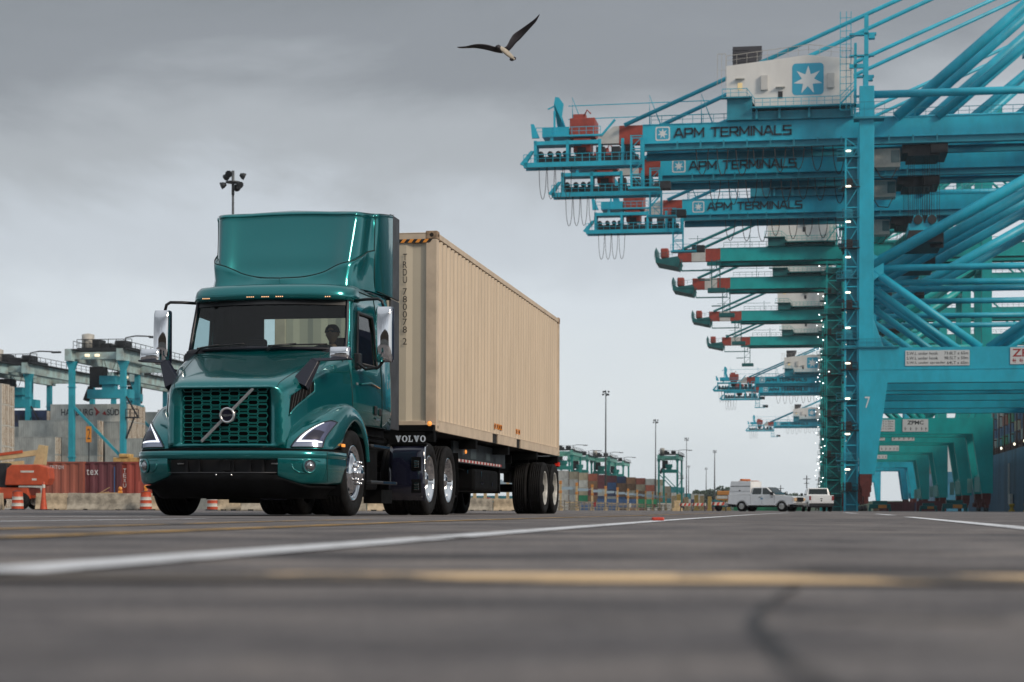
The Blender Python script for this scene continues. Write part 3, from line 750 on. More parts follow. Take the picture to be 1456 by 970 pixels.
for y in (10,11,13,14,16,17): mb.box(-.9,.9,y-.04,y+.04,.95,1.1)
mb.box(-1.2,1.2,5.75,5.9,1.20,1.30)
fr=BT(mb,'frame',CHAS)
mb=MB()
for sx in (1,-1): mb.box(sx*.88,sx*.92,8.5,13.2,.84,1.18)
BT(mb,'side_rail',mat('rail_dark',(.014,.022,.028),.5,var=.4,vs=4))
mb=MB()
for k in range(30): mb.add([(.9225,8.62+.14*k,.858),(.9225,8.62+.14*(k+1),.858),(.9225,8.62+.14*(k+1),.90),(.9225,8.62+.14*k,.90)],[(0,1,2,3)],k%2)
BT(mb,'reflective_tape',[REFW,REFR],weld=True)
for (y,z,w,h) in ((9.9,1.02,.5,.18),(11.3,1.0,.35,.12),(9.2,1.05,.2,.15)):
    mb=MB(); mb.box(.9215,.924,y,y+w,z-h/2,z+h/2); BT(mb,'placard',mat('placard_dark',(.05,.07,.08),.5))
for y in (7.1,9.0):
    mb=MB()
for (x,y,z) in ((1.14,5.74,1.318),(.925,9.45,1.03),):
    mb=MB(); mb.lathe([(0,-.03),(.026,-.02),(.036,.01)],(x,y,z),'y',16) if y<6 else mb.lathe([(0,.03),(.03,.02),(.035,0)],(x,y,z),'x',14); BT(mb,'marker_lamp',AMB)
mb=MB(); mb.box(-1.15,1.2,5.72,5.76,1.27,1.21); BT(mb,'front_bolster',CHAS,parent=fr)
# landing gear
for sx in (1,-1):
    mb=MB(); mb.box(sx*.62-.07,sx*.62+.07,9.4,9.54,.55,1.1); mb.box(sx*.62-.05,sx*.62+.05,9.42,9.52,.32,.6); mb.bbox(sx*.62-.13,sx*.62+.13,9.33,9.61,.28,.32,.01); mb.beam((sx*.62,9.5,.6),(sx*.62,10.3,1.0),.05,.05); BT(mb,'landing_leg',CHAS)
mb=MB(); mb.tube([(.7,9.3,.8),(.95,9.2,.72)],.012,6); mb.bbox(-.5,.9,10.4,12.6,.40,.78,.05); mb.box(-.85,.85,13.0,13.1,.38,1.0); BT(mb,'tool_box',CHAS)
mb=MB(); mb.box(.92,.93,9.6,9.66,.68,.74); mb.box(.91,.915,10.9,10.94,.62,.74); mb.box(.91,.915,10.9,11.1,.52,.56); mb.box(.91,.915,11.9,12.0,.50,.56); BT(mb,'latch',ALU)
mb=MB()
for y in (16.05,17.35): mb.tube([(-1,y,.52),(1,y,.52)],.075,12)
for sx in (1,-1): mb.box(sx*.5,sx*.62,15.4,18.0,.62,.82)
BT(mb,'axle',CHAS,parent=fr)
for y in (16.05,17.37):
    for sx in (1,-1): wheel('wheel',TL,sx*1.09,y,sx,w=.26,rimm=WRIM,kind='trailer',dual=True)
for sx in (1,-1):
    mb=MB(); mb.box(sx*.66,sx*1.20,7.52,7.535,.30,.95); BT(mb,'mud_flap',CHAS)
    mb=MB(); mb.box(sx*.72,sx*1.20,18.02,18.03,.25,.9); BT(mb,'mud_flap',CHAS)
mb=MB(); mb.box(-1.2,1.2,18.0,18.12,.98,1.1); 
for sx in (1,-1): mb.box(sx*.7,sx*.75,18.0,18.1,.5,1.0)
mb.box(-1.1,1.1,18.03,18.1,.45,.55); rb=BT(mb,'rear_bumper',CHAS)
for sx in (1,-1):
    mb=MB(); mb.box(sx*1.14,sx*1.22,17.93,18.125,1.0,1.08); BT(mb,'tail_light',REDL,parent=rb)

# --- hero container
BEI=mat('beige_container_paint',(.545,.45,.345),.5,var=.10,vs=3.2,bump=.03,bs=8,stretch=(1,1,.12))
BEI2=mat('beige_frame_paint',(.54,.445,.345),.5,var=.14,vs=3)
RUST=mat('rusty_casting',(.30,.21,.14),.7,var=.4,vs=12)
CT=thing('shipping_container','long beige corrugated shipping container with black code lettering, riding behind the teal truck','container',(-3.300,20.75,1.215),A)
def BC(mb,name,m,**k): return mb.build(name,m,k.pop('parent',CT),**k)
def corr(p0,p1,z0,z1,out,pitch=.278,dep=.036,phase=0):
    """vertical-rib sheet from p0 to p1 (xy), inward dents, out = outward unit normal"""
    p0=Vector(p0);p1=Vector(p1);L=(p1-p0).length;d=(p1-p0)/L; o=Vector(out); n=max(1,round(L/pitch)); pt=L/n
    pts=[]
    for k in range(n):
        s=k*pt
        for a,b in ((0,0),(.29,0),(.5,1),(.79,1)): pts.append((s+a*pt,b))
    pts.append((L,0)); A_=[]; B_=[]
    vs=[];
    for s,b in pts:
        q=p0+d*s-o*dep*b; vs+= [(q.x,q.y,z0),(q.x,q.y,z1)]
    return vs,[(2*i,2*i+2,2*i+3,2*i+1) for i in range(len(pts)-1)]
y0,y1=5.86,18.05; hw=1.219; H=2.896
for sx in (1,-1):
    mb=MB(); mb.add(*corr((sx*1.205,y0+.12),(sx*1.205,y1-.12),.15,H-.11,(sx,0))); BC(mb,'side_wall',BEI,recalc=False)
mb=MB(); v,f=corr((-1.06,y0+.02),(1.06,y0+.02),.15,H-.11,(0,-1),pitch=.42,dep=.028); mb.add(v,f); BC(mb,'front_wall',mat('beige_end_dimmed',(.50,.45,.36),.5,var=.05,vs=1.2),recalc=False)  # end greyer than the sides: its cooler, weaker light put into the colour
mb=MB(); mb.add([(-1.2,y0,H-.03),(1.2,y0,H-.03),(1.2,y1,H-.03),(-1.2,y1,H-.03)],[(0,1,2,3)]); BC(mb,'roof',BEI)
mb=MB()
for sx in (1,-1):
    mb.box(sx*1.055,sx*(hw-.004),y0+.003,y0+.16,.118,H-.118); mb.box(sx*1.08,sx*(hw-.004),y1-.14,y1-.003,.118,H-.118)
    mb.box(sx*1.15,sx*(hw-.006),y0+.16,y1-.14,H-.10,H-.02)
mb.box(-1.05,1.05,y0+.006,y0+.10,H-.13,H-.02); mb.box(-1.05,1.05,y0+.006,y0+.12,.0,.15); mb.box(-1.05,1.05,y1-.12,y1-.006,0,.15)
BC(mb,'corner_frame',BEI2,bevel=.006)
mb=MB()
for sx in (1,-1):
    for (a,b) in ((y0+.18,y0+4.50),(y0+5.02,y0+6.90),(y0+7.35,y1-.18)): mb.box(sx*1.16,sx*(hw-.008),a,b,0.0,.155)
    mb.box(sx*1.16,sx*(hw-.004),y0+.16,y1-.14,.155,.165)
BC(mb,'bottom_rail',BEI2)
mb=MB()
for sx in (1,-1):
    for a,b in ((y0+4.50,y0+5.02),(y0+6.90,y0+7.35)): mb.box(sx*1.15,sx*(hw-.03),a,b,.0,.154)
BC(mb,'forklift_pocket',mat('pocket_black',(.01,.01,.01),.8))
mb=MB(); mb.box(-1.15,1.15,y0+.2,y1-.2,.0,.03); BC(mb,'underside',CHAS)
for sx in (1,-1):
    for yy in (y0,y1-.162):
        for zz in (0,H-.118):
            mb=MB(); mb.bbox(sx*(hw-.17),sx*(hw+.004),yy,yy+.17,zz,zz+.120,.012)
            cc=BC(mb,'corner_casting',RUST if zz else BEI2)
            mb=MB(); mb.lathe([(0,0),(.03,0)],(sx*(hw-.08),yy-.0015,zz+.06),'y',14); mb.lathe([(0,0),(.025,0)],(sx*(hw+.0055),yy+.08,zz+.06),'x',14); BC(mb,'casting_hole',mat('hole_dark',(.02,.015,.012),.9),parent=cc)
# lettering on the front wall
INK=mat('black_lettering',(.012,.012,.014),.6)
mbs=MB(); zt=3.785-1.215; hh=.095; st=.128
seq='TRDU'; z=zt
def put(chs,z):
    for c in chs:
        m_=text(c,None,INK,None,(.715,y0-.006,z-hh),(1,0,0),(0,0,1),hh,.062 if c not in '1' else .02,.0); mbs.add(m_.v,m_.f); z-=st*.86
    return z
# letters stacked
z=put('TRDU',zt); z-=.06; z=put('780078',z); z-=.06; z=put('2',z)
BC(mbs,'container_code',INK,recalc=False)
mb=MB(); 
for k in range(9):
    a=.62+.055*k; mb.add([(a,y0-.004,3.945-1.215),(a+.055,y0-.004,3.945-1.215),(a+.095,y0-.004,3.995-1.215),(a+.04,y0-.004,3.995-1.215)],[(0,1,2,3)],k%2)
BC(mb,'hazard_stripe',[INK,mat('hazard_orange',(.75,.28,.04),.5)],recalc=False)
for (y,w) in ((10.55,.13),(10.75,.16),(10.95,.14),(11.12,.16),(12.70,.18),(12.95,.20)): BC(MB().box(1.2015+.004,1.2015+.008,y,y+w,.245,.335),'orange_mark',mat('mark_orange',(.62,.20,.02),.5))
mb=MB()
for (y,w) in ((10.58,.05),(10.78,.04),(11.0,.05),(11.16,.06),(12.74,.05),(13.0,.08)): mb.box(1.208+.003,1.208+.006,y,y+w,.265,.315)
BC(mb,'mark_lettering',INK)
# ------------------------------------------------ ground
def asphalt():
    m=bpy.data.materials.new('asphalt'); m.use_nodes=True; t=m.node_tree; b=t.nodes['Principled BSDF']; L=t.links.new
    c=t.nodes.new('ShaderNodeTexCoord')
    def nz(scale,st=(1,1,1),det=8,ro=.6,dis=0):
        mpn=t.nodes.new('ShaderNodeMapping'); mpn.inputs['Scale'].default_value=st; mpn.inputs['Rotation'].default_value=(0,0,R(9)); L(c.outputs['Object'],mpn.inputs[0])
        n=t.nodes.new('ShaderNodeTexNoise'); n.inputs['Scale'].default_value=scale; n.inputs['Detail'].default_value=det; n.inputs['Roughness'].default_value=ro; n.inputs['Distortion'].default_value=dis; L(mpn.outputs[0],n.inputs[0]); return n
    big=nz(.35,(1,1,1)); mid=nz(2.2,(.6,1,1),dis=.5); fine=nz(70,det=6,ro=.8); streak=nz(.9,(.12,1.6,1),det=5); med=nz(7,(.7,1,1),det=7,ro=.7,dis=.3); grit=nz(260,det=2)
    def rmp(n,pts):
        r=t.nodes.new('ShaderNodeValToRGB'); setramp(r.color_ramp,pts); L(n.outputs['Fac'],r.inputs[0]); return r
    r1=rmp(big,[(.35,(.114,.110,.117)),(.6,(.172,.165,.170))]); r2=rmp(mid,[(.36,(.52,.51,.52)),(.49,(.97,.96,.96)),(.62,(1.32,1.26,1.19))]); r3=rmp(fine,[(.3,(.45,.45,.45)),(.5,(1,1,1)),(.70,(1.9,1.85,1.8))]); r5=rmp(med,[(.36,(.55,.55,.57)),(.48,(1,1,1)),(.6,(1.12,1.1,1.06)),(.7,(1.5,1.45,1.38))]); r4=rmp(streak,[(.36,(.60,.60,.62)),(.5,(1,1,1)),(.62,(1.25,1.21,1.15))])
    def mul(a,b_):
        x=t.nodes.new('ShaderNodeMixRGB'); x.blend_type='MULTIPLY'; x.inputs[0].default_value=1; L(a,x.inputs[1]); L(b_,x.inputs[2]); return x.outputs[0]
    col=mul(mul(mul(r1.outputs[0],r2.outputs[0]),r3.outputs[0]),mul(r4.outputs[0],r5.outputs[0])); L(col,b.inputs['Base Color'])
    b.inputs['Roughness'].default_value=.82; b.inputs['Specular IOR Level'].default_value=.18
    bu=t.nodes.new('ShaderNodeBump'); bu.inputs['Strength'].default_value=.5; bu.inputs['Distance'].default_value=.006; L(grit.outputs['Fac'],bu.inputs['Height']); L(bu.outputs[0],b.inputs['Normal'])
    return m
ASP=asphalt()
mb=MB(); xs=[-950,-300,-60,-15,-5,0,5,15,60,300,1250]; ys=[-140,-5,0,2,5,10,20,50,150,600,1330]
mb.grid([[(x,y,0) for x in xs] for y in ys],sm=False); tag(mb.build('ground',ASP),'grey asphalt apron of the terminal','ground',kind='structure')
def worn(name,col,thr,sc=9,col2=(.10,.095,.09)):
    m=bpy.data.materials.new(name); m.use_nodes=True; t=m.node_tree; b=t.nodes['Principled BSDF']; L=t.links.new
    c=t.nodes.new('ShaderNodeTexCoord'); n=t.nodes.new('ShaderNodeTexNoise'); n.inputs['Scale'].default_value=sc; n.inputs['Detail'].default_value=9; n.inputs['Roughness'].default_value=.75; L(c.outputs['Object'],n.inputs[0])
    n2=t.nodes.new('ShaderNodeTexNoise'); n2.inputs['Scale'].default_value=sc*.42; L(c.outputs['Object'],n2.inputs[0])
    ad=t.nodes.new('ShaderNodeMath'); ad.operation='MULTIPLY_ADD'; ad.inputs[1].default_value=1.2; L(n2.outputs['Fac'],ad.inputs[0]); L(n.outputs['Fac'],ad.inputs[2]); ad0=ad; ad=t.nodes.new('ShaderNodeMath'); ad.operation='MULTIPLY'; ad.name='scaled'; ad.inputs[1].default_value=.45; L(ad0.outputs[0],ad.inputs[0])
    r=t.nodes.new('ShaderNodeValToRGB'); setramp(r.color_ramp,[(thr-.03,col2),(thr+.02,col)]); L(ad.outputs[0],r.inputs[0]); L(r.outputs[0],b.inputs['Base Color']); b.inputs['Roughness'].default_value=.75; b.inputs['Specular IOR Level'].default_value=.2
    return m
def worn_x(name,col,thr,sc=9,col2=(.1,.1,.1)):
    m=worn(name,col,thr,sc,col2); t=m.node_tree; L=t.links.new
    ad=t.nodes['scaled']; r=[n for n in t.nodes if n.type=='VALTORGB'][0]; c=[n for n in t.nodes if n.type=='TEX_COORD'][0]
    s=t.nodes.new('ShaderNodeSeparateXYZ'); L(c.outputs['Object'],s.inputs[0]); mr=t.nodes.new('ShaderNodeMapRange'); mr.inputs[1].default_value=-.55; mr.inputs[2].default_value=.15; mr.inputs[3].default_value=-.13; mr.inputs[4].default_value=.02; L(s.outputs['X'],mr.inputs[0])
    a2=t.nodes.new('ShaderNodeMath'); L(ad.outputs[0],a2.inputs[0]); L(mr.outputs[0],a2.inputs[1]); L(a2.outputs[0],r.inputs[0]); return m
WHT=worn('worn_white_paint',(.66,.68,.72),.42); YEL=worn('worn_yellow_paint',(.46,.28,.09),.47); YEL2=worn_x('faded_cream_paint',(.74,.53,.31),.485,sc=7,col2=(.12,.105,.095))
Q=.163
def line(pts,w,m,name='painted_line',z=.004,label=None):
    mb=MB(); L_=[]
    P=[Vector((x,y,z)) for x,y in pts]; k=[]
    for i,p in enumerate(P):
        d=(P[min(i+1,len(P)-1)]-P[max(i-1,0)]).normalized(); n=Vector((-d.y,d.x,0)); L_.append([(p-n*w/2)[:],(p+n*w/2)[:]])
    mb.grid(L_,sm=False); return tag(mb.build(name,m),label,'road marking' if label else None,kind='structure')
line([(-1.0+.155*y,y) for y in (1.2,2.3,4,7,14)]+[(4.6,34.8),(9.4,62)],.13,WHT,label='long white line running back from the left foreground')
line([(-1.0,2.15),(-.5,2.13),(0,2.12),(.5,2.11),(1.7,2.10)],.25,YEL2,label='worn cream line across the foreground')
line([(-1.75,2.9),(-1.38,4.9),(-.6,11.8),(0,15.6),(2.1,28),(6,52)],.12,YEL,label='orange line nearest the camera on the left')
line([(-2.4,4.2),(-1.96,7),(-1.45,12.4),(-1.1,14.2)],.10,YEL,label='second orange line on the left')
line([(-3.6,8),(-3.08,10.95),(-2.47,14.6)],.13,WHT,label='short white line in front of the truck')
line([(-4.6,15.5),(-3.7,19.2)],.12,WHT,label='faint white line by the truck bumper')
line([(2.0,6.4),(2.44,8.7),(5.2,23.9)],.14,WHT,label='white line in the right foreground')
line([(6.9,33),(9.4,47)],.16,WHT,label='white dash beyond the right foreground line')
line([(10.4,55),(14.6,80)],.2,WHT,label='far white dash near the pickups')
line([(-2,60),(6.5,75)],.14,WHT,label='white line behind the trailer'); line([(-9,33),(1.0,44)],.14,YEL,label='orange line behind the truck')
line([(-10.5,39),(-3,43)],.14,WHT,label='white line behind the truck')
line([(16,85),(40,92)],.2,YEL,label='orange line far on the right')
line([(1.0,46),(9.5,62)],.18,YEL,label='orange line beside the trailer wheels')
TAR=mat('tar',(.022,.022,.026),.7)
mb=MB(); pts=[(.299,1.9),(.253,1.714),(.206,1.49),(.178,1.33),(.163,1.18),(.157,1.066),(.1446,.948),(.149,.80)]; pts=[cval([(a,b,0) for a,b in pts],7*i/28) for i in range(29)]
random.seed(3); g=[]
for i,p in enumerate(pts): w=.002+.0035*random.random(); g.append([(p[0]-w,p[1],.003),(p[0]+w,p[1],.003)])
mb.grid(g,sm=False); br=[(.206,1.49),(.245,1.40),(.30,1.36),(.38,1.38)]; mb.grid([[(x-.0,y-.012,.003),(x,y+.012,.003)] for x,y in br],sm=False); tag(mb.build('tar_crack',TAR),'dark cracked tar seam in the right foreground','crack',kind='structure')
mb=MB(); mb.bbox(1.04,1.13,13.5,13.6,.004,.03,.01); tag(mb.build('lane_reflector',mat('reflector_red',(.45,.04,.02),.4)),'small red marker lying on the long white line','road marker')
# ------------------------------------------------ quay cranes
BLU=mat('crane_blue',(.012,.38,.535),.42,var=.18,vs=.35,stretch=(1,1,.5))
BLUD=mat('crane_blue_deep',(.012,.22,.31),.5,var=.15,vs=.5)
GRN=mat('crane_green',(.003,.33,.335),.42,var=.16,vs=.35,stretch=(1,1,.5))
GRND=mat('crane_green_deep',(.004,.11,.12),.5,var=.15,vs=.5)
PALE=mat('weathered_blue',(.34,.50,.52),.5,var=.25,vs=.5,col2=(.24,.27,.26))
HW=mat('house_white',(.64,.64,.63),.55,var=.06,vs=.4,stretch=(1,1,.3))
CRED=mat('crane_red',(.30,.045,.03),.5,var=.2,vs=.8)
CWH=mat('crane_white',(.50,.50,.49),.5,var=.1,vs=.8)
BOGR=mat('bogie_red',(.10,.018,.016),.6,var=.4,vs=1.5)
DARK=mat('machinery_dark',(.018,.022,.028),.6,var=.3,vs=2)
ROPE=mat('cable_black',(.015,.015,.018),.6)
CABW=mat('cabin_white',(.42,.41,.38),.5,var=.15,vs=2)
LITE=mat('work_lamp',(1,.95,.8),.3,emit=(1,.93,.72),es=2.5)
LITW=mat('white_lamp',(1,1,1),.3,emit=(.95,1,.98),es=4)
SGN=mat('sign_white',(.55,.58,.60),.5); SINK=mat('sign_black',(.02,.03,.035),.6); SRED=mat('sign_red',(.30,.02,.02),.6)
LBL=mat('logo_blue',(.03,.33,.50),.5); LNV=mat('lettering_navy',(.010,.028,.045),.6); LWH=mat('logo_white',(.62,.66,.68),.5)
GW=30.5; BY=18.3; QB=math.atan(.163); QS=Vector((math.cos(QB),-math.sin(QB),0)); QD=Vector((math.sin(QB),math.cos(QB),0))
C0=Vector((53.55,276,0))
def rail_mb(mb,pts,h=1.1,step=2.0,r=.045):
    for a,b in zip(pts,pts[1:]):
        a=Vector(a);b=Vector(b);L=(b-a).length;n=max(1,int(L/step)); up=Vector((0,0,h))
        mb.beam(a+up,b+up,r*1.6,r*1.6); mb.beam(a+up*.5,b+up*.5,r,r)
        for k in range(n+1): p=a+(b-a)*k/n; mb.beam(p,p+up,r*1.3,r*1.3)
    return mb
def star(c,rad,y,n=7,rot=0,inner=.42):
    p=[]
    for k in range(2*n):
        t=PI/2+rot+PI*k/n; r_=rad if k%2==0 else rad*inner; p.append((c[0]+r_*math.cos(t),y,c[1]+r_*math.sin(t)))
    p.append((c[0],y,c[1])); return p,[(k,(k+1)%(2*n),2*n) for k in range(2*n)]
def rsq(x0,x1,z0,z1,y,r):
    p=[]
    for cx,cz,a in ((x1-r,z1-r,0),(x0+r,z1-r,90),(x0+r,z0+r,180),(x1-r,z0+r,270)):
        for k in range(6): t=R(a+18*k); p.append((cx+r*math.cos(t),y,cz+r*math.sin(t)))
    return p,[tuple(range(len(p)))]
GLY={'A':(1.25,[((0,0),(.5,1)),((.5,1),(.75,1)),((.75,1),(1.25,0)),((.25,.3),(1.0,.3))]),'P':(1.1,[((0,0),(0,1)),((0,1),(1.0,1)),((1.0,1),(1.1,.72)),((1.1,.72),(1.0,.42)),((1.0,.42),(0,.42))]),'M':(1.3,[((0,0),(0,1)),((0,1),(.65,.25)),((.65,.25),(1.3,1)),((1.3,1),(1.3,0))]),'T':(1.15,[((0,1),(1.15,1)),((.575,1),(.575,0))]),'E':(1.0,[((0,0),(0,1)),((0,1),(1,1)),((0,.5),(.9,.5)),((0,0),(1,0))]),'R':(1.1,[((0,0),(0,1)),((0,1),(1.0,1)),((1.0,1),(1.08,.72)),((1.08,.72),(1.0,.45)),((1.0,.45),(0,.45)),((.55,.45),(1.1,0))]),'I':(.1,[((.05,0),(.05,1))]),'N':(1.15,[((0,0),(0,1)),((0,1),(1.15,0)),((1.15,0),(1.15,1))]),'L':(.95,[((0,1),(0,0)),((0,0),(.95,0))]),'S':(1.05,[((1.05,1),(0.05,1)),((.0,1),(0,.53)),((0,.53),(1.05,.5)),((1.05,.5),(1.05,0)),((1.05,0),(0,0))]),' ':(.5,[])}
def strokes(s,name,m,parent,x0,y,z0,h,w,th=.21):
    tw=sum(GLY[c][0]+.33 for c in s)-.33; k=w/tw; x=0; mb=MB()
    for c in s:
        for (a,b_),(c2,d_) in GLY[c][1]:
            p=Vector((x0+(x+a)*k,y,z0+b_*h)); q=Vector((x0+(x+c2)*k,y,z0+d_*h)); e=(q-p).normalized()*th*h*.42; mb.beam(p-e,q+e,th*h,.03,up=(0,1,0)) if False else None
            dd=(q-p).normalized(); n_=Vector((-dd.z,0,dd.x))*th*h*.5; p=p-e;q=q+e
            mb.add([p+n_,p-n_,q-n_,q+n_],[(0,1,2,3)])
        x+=GLY[c][0]+.33
    return mb.build(name,m,parent,recalc=False)
def crane(kind,label,group,loc,scale=1):
    A_=kind=='A'; GW=36.0 if A_ else 30.5; m1,m2=(BLU,BLUD) if A_ else (GRN,GRND)
    c=thing('quay_crane',label,'crane',loc,-QB,group)
    def b(mb,name,m,parent=None,**k): return mb.build(name,m,parent or c,**k)
    XB=-37.0 if A_ else -32; P0,P1=(19.4,24.7) if A_ else (17.3,20.9); LB=5.6 if A_ else 4.0; ow,iw=(.95,1.35) if A_ else (1.4,1.0)
    # legs
    for x in (0,GW):
        sg=1 if x==0 else -1
        for y in (0,BY):
            mb=MB(); mb.box(x-1.1,x+1.1,y-.9,y+.9,P1,64.3 if x==0 else 88)
            mb.prism([(x-sg*max(ow,1.1),P0),(x-sg*max(ow,1.1),P1),(x+sg*1.1,P1),(x+sg*(5.4 if A_ else 4.2),P1),(x+sg*(3.2 if A_ else 3.0),P0),(x+sg*iw,LB),(x-sg*ow,LB)],'y',y-1.0,y+1.0)
            mb.prism([(x-sg*1.11,P1),(x+sg*2.6,P1),(x+sg*1.1,P1+4.3)],'y',y-.88,y+.88)
            l=b(mb,'leg',m1,bevel=.05)
            mb=MB(); mb.box(x-.9,x+.9,y-1.9,y+1.9,3.9,5.6); 
            for q in (-1.7,1.7):
                mb.box(x-.6,x+.6,y+q-1.3,y+q+1.3,2.2,3.7); mb.box(x-.35,x+.35,y+q-1.5,y+q+1.5,1.2,2.3)
                mb.box(x-1.2,x-.6,y+q-.5,y+q+.5,1.4,2.8); mb.box(x-.8,x+.8,y+q-.3,y+q+.3,2.9,4.2)
            if not A_: mb.v=[(a,c_,z*.72) for a,c_,z in mb.v]
            bo=b(mb,'bogie',BOGR,l)
            if not A_ and x: mb=MB(); mb.box(x-2.6,x-1.5,y-1.3,y-1.0,4.3,7.6); b(mb,'leg_cabinet',mat('pale_green',(.20,.42,.40),.5),l)
            mb=MB()
            for q in (-3.0,-1.0,.9,2.7): mb.lathe([(0,-.2),(.45,-.2),(.45,.2),(0,.2)],(x,y+q,.48),'x',14)
            b(mb,'bogie_wheel',DARK,l)
            if x==0 and y==0:
                text('7' if A_ else '5','leg_number',LWH,l,(-.15,-1.02,15.6),(1,0,0),(0,0,1),1.7,.75,0)
                mb=MB(); mb.box(-1.9,2.6,-1.6,1.0,59.2,59.5); rail_mb(mb,[(2.6,-1.6,59.5),(-1.9,-1.6,59.5),(-1.9,1,59.5)],2.2,1.2)
                b(mb,'leg_platform',m2,l)
                mb=MB(); mb.box(-1.12,-3.6,-1.0,1.2,24.6,24.8); mb.box(-1.2,5.0,-1.35,-1.05,24.72,24.86); rail_mb(mb,[(-3.6,-1.3,24.8),(5.0,-1.3,24.8)],1.2,1.1); b(mb,'walkway',m2,l)
    # portal beams, sill beams, ties
    for y in (0,BY):
        mb=MB(); mb.box(2.5,GW-2.5,y-.98,y+.98,P0,P1-.01); A_ and mb.box(-1.08,GW+1.08,y-1.04,y-1.0,21.35,21.5); 
        pb=b(mb,'portal_beam',m1)
        if y==0:
            if A_:
                mb=MB(); mb.box(5.8,15.2,-1.09,-1.045,21.9,24.2); sg=b(mb,'rating_sign',SGN,pb)
                for k,(t1,t2) in enumerate((('S.W.L under hook','73.8LT x 65m'),('S.W.L under hook','98.5LT x 50m'),('S.W.L under spreader','64LT x 65m'))):
                    z=23.52-.72*k
                    text(t1,'sign_lettering',SINK,sg,(6.0,-1.10,z),(1,0,0),(0,0,1),.46,4.6 if k<2 else 5.7,0,bold=.012)
                    text(t2,'sign_lettering',SINK,sg,(11.5 if k<2 else 11.9,-1.10,z),(1,0,0),(0,0,1),.46,3.5 if k<2 else 3.1,0,bold=.012)
                mb=MB(); mb.box(21.1,27.0,-1.09,-1.045,22.0,24.5); sg=b(mb,'maker_sign',SGN,pb)
                text('ZPMC','sign_lettering',SRED,sg,(21.4,-1.10,23.1),(1,0,0),(0,0,1),1.2,5.2,0,bold=.02)
                for k in range(4):
                    mb=MB(); mb.box(21.5+1.3*k,22.3+1.3*k,-1.10,-1.095,22.25,22.85); 
                mb=MB()
                for x_ in (21.5,22.5,23.5,24.5,25.5): mb.box(x_,x_+.12,-1.10,-1.095,22.3,22.85); mb.box(x_-.1,x_+.5,-1.10,-1.095,22.5,22.6); mb.box(x_+.25,x_+.35,-1.10,-1.095,22.2,22.8)
                b(mb,'sign_characters',SRED,sg)
            else:
                mb=MB(); mb.box(4.2,10.5,-1.09,-1.045,17.9,20.5); sg=b(mb,'rating_sign',SGN,pb)
                for k in range(4): text('S.W.L   64LT x 50m','sign_lettering',SINK,sg,(4.5,-1.10,20.0-.55*k),(1,0,0),(0,0,1),.32,5.6,0)
                mb=MB(); mb.box(12.2,17.8,-1.09,-1.045,17.8,20.6); sg=b(mb,'maker_sign',SGN,pb)
                text('ZPMC','sign_lettering',SINK,sg,(13.2,-1.10,19.4),(1,0,0),(0,0,1),.9,3.6,0,bold=.03)
                mb=MB(); 
                for x_ in (12.7,13.9,15.1,16.3,17.2): mb.box(x_,x_+.12,-1.10,-1.095,18.1,18.85); mb.box(x_-.1,x_+.4,-1.10,-1.095,18.4,18.5)
                b(mb,'sign_characters',SINK,sg)
        mb=MB(); mb.tube([(1,y,63.1),(GW-1,y,63.1)],.58,14); b(mb,'tie_tube',m1)
        mb=MB(); mb.tube([(1.1,y,36.8),(GW-1.1,y,36.8)],.5,14); b(mb,'tie_tube',m1)
        for p,q,r_ in (((.8,y,37.2),(GW-.8,y,56.2),.85),((.8,y,36.6),(16.9,y,P1-.1),.62),((GW-.8,y,36.6),(18.0,y,P1-.1),.62)):
            mb=MB(); mb.tube([p,q],r_,14); b(mb,'diagonal_brace',m1)
    for x in (0,GW):
        for z0,z1 in ((6.2,8.4),(P0+.5,P1-.5),(55.0,56.5)):
            mb=MB(); mb.box(x-.8,x+.8,.9,BY-.9,z0,z1); b(mb,'sill_beam',m1)
    mb=MB(); mb.prism([(.9,34.8),(2.6,36),(2.6,38),(.9,39)],'y',-.6,.6); b(mb,'gusset',m1)
    # girder (twin box) + boom
    for y in (4.6,12.4):
        g=MB(); g.box(XB+2.6 if A_ else XB-0.3,66,y,y+1.3,57.7,60.55); g.box(XB+2.6,66,y-.12,y+1.42,57.55,57.7); g.box(XB+2.6,66,y-.10,y+1.4,60.5,60.62)
        gi=b(g,'girder',m1)
        mb=MB(); A_ and mb.box(XB+2.5,66,y+.2,y+1.0,56.5,56.95); mb.box(XB+2.5,66,y+.3,y+.6,56.95 if A_ else 57.2,57.55); 
        b(mb,'trolley_rail',m2,gi)
        if y<5:
            if A_:
                # red and white end blocks
                mb=MB(); mb.box(-38.1,-34.4,y-.02,y+1.32,57.6,60.55); b(mb,'red_block',CRED,gi)
                mb=MB(); mb.prism([(-38.1,57.8),(-38.1,60.5),(-39.0,60.5),(-42.5,58.0),(-42.5,57.8)],'y',y,y+1.3); b(mb,'white_block',CWH,gi)
                p_,f_=rsq(-32.4,-30.1,58.0,60.2,y-.03,.3); mb=MB().add(p_,f_); lg=b(mb,'emblem_frame',LWH,gi,recalc=False)
                p_,f_=rsq(-32.2,-30.3,58.2,60.0,y-.04,.25); mb=MB().add(p_,f_); b(mb,'emblem_square',LBL,gi,recalc=False)
                p_,f_=star((-31.25,59.1),.85,y-.05); mb=MB().add(p_,f_); b(mb,'star_emblem',LWH,gi,recalc=False)
                strokes('APM TERMINALS','girder_lettering',LNV,gi,-29.4,y-.14,58.45,1.3,18.0)
            else:
                for a0,a1,mm in ((-38.6,-35.4,CRED),(-35.4,-32.2,CWH),(-32.2,-28.8,CRED)):
                    mb=MB(); mb.box(a0,a1,y-.03,y+1.33,57.6,60.5); b(mb,'red_block' if mm is CRED else 'white_block',mm,gi)
            # festoon cable loops
            x=-26 if A_ else -99
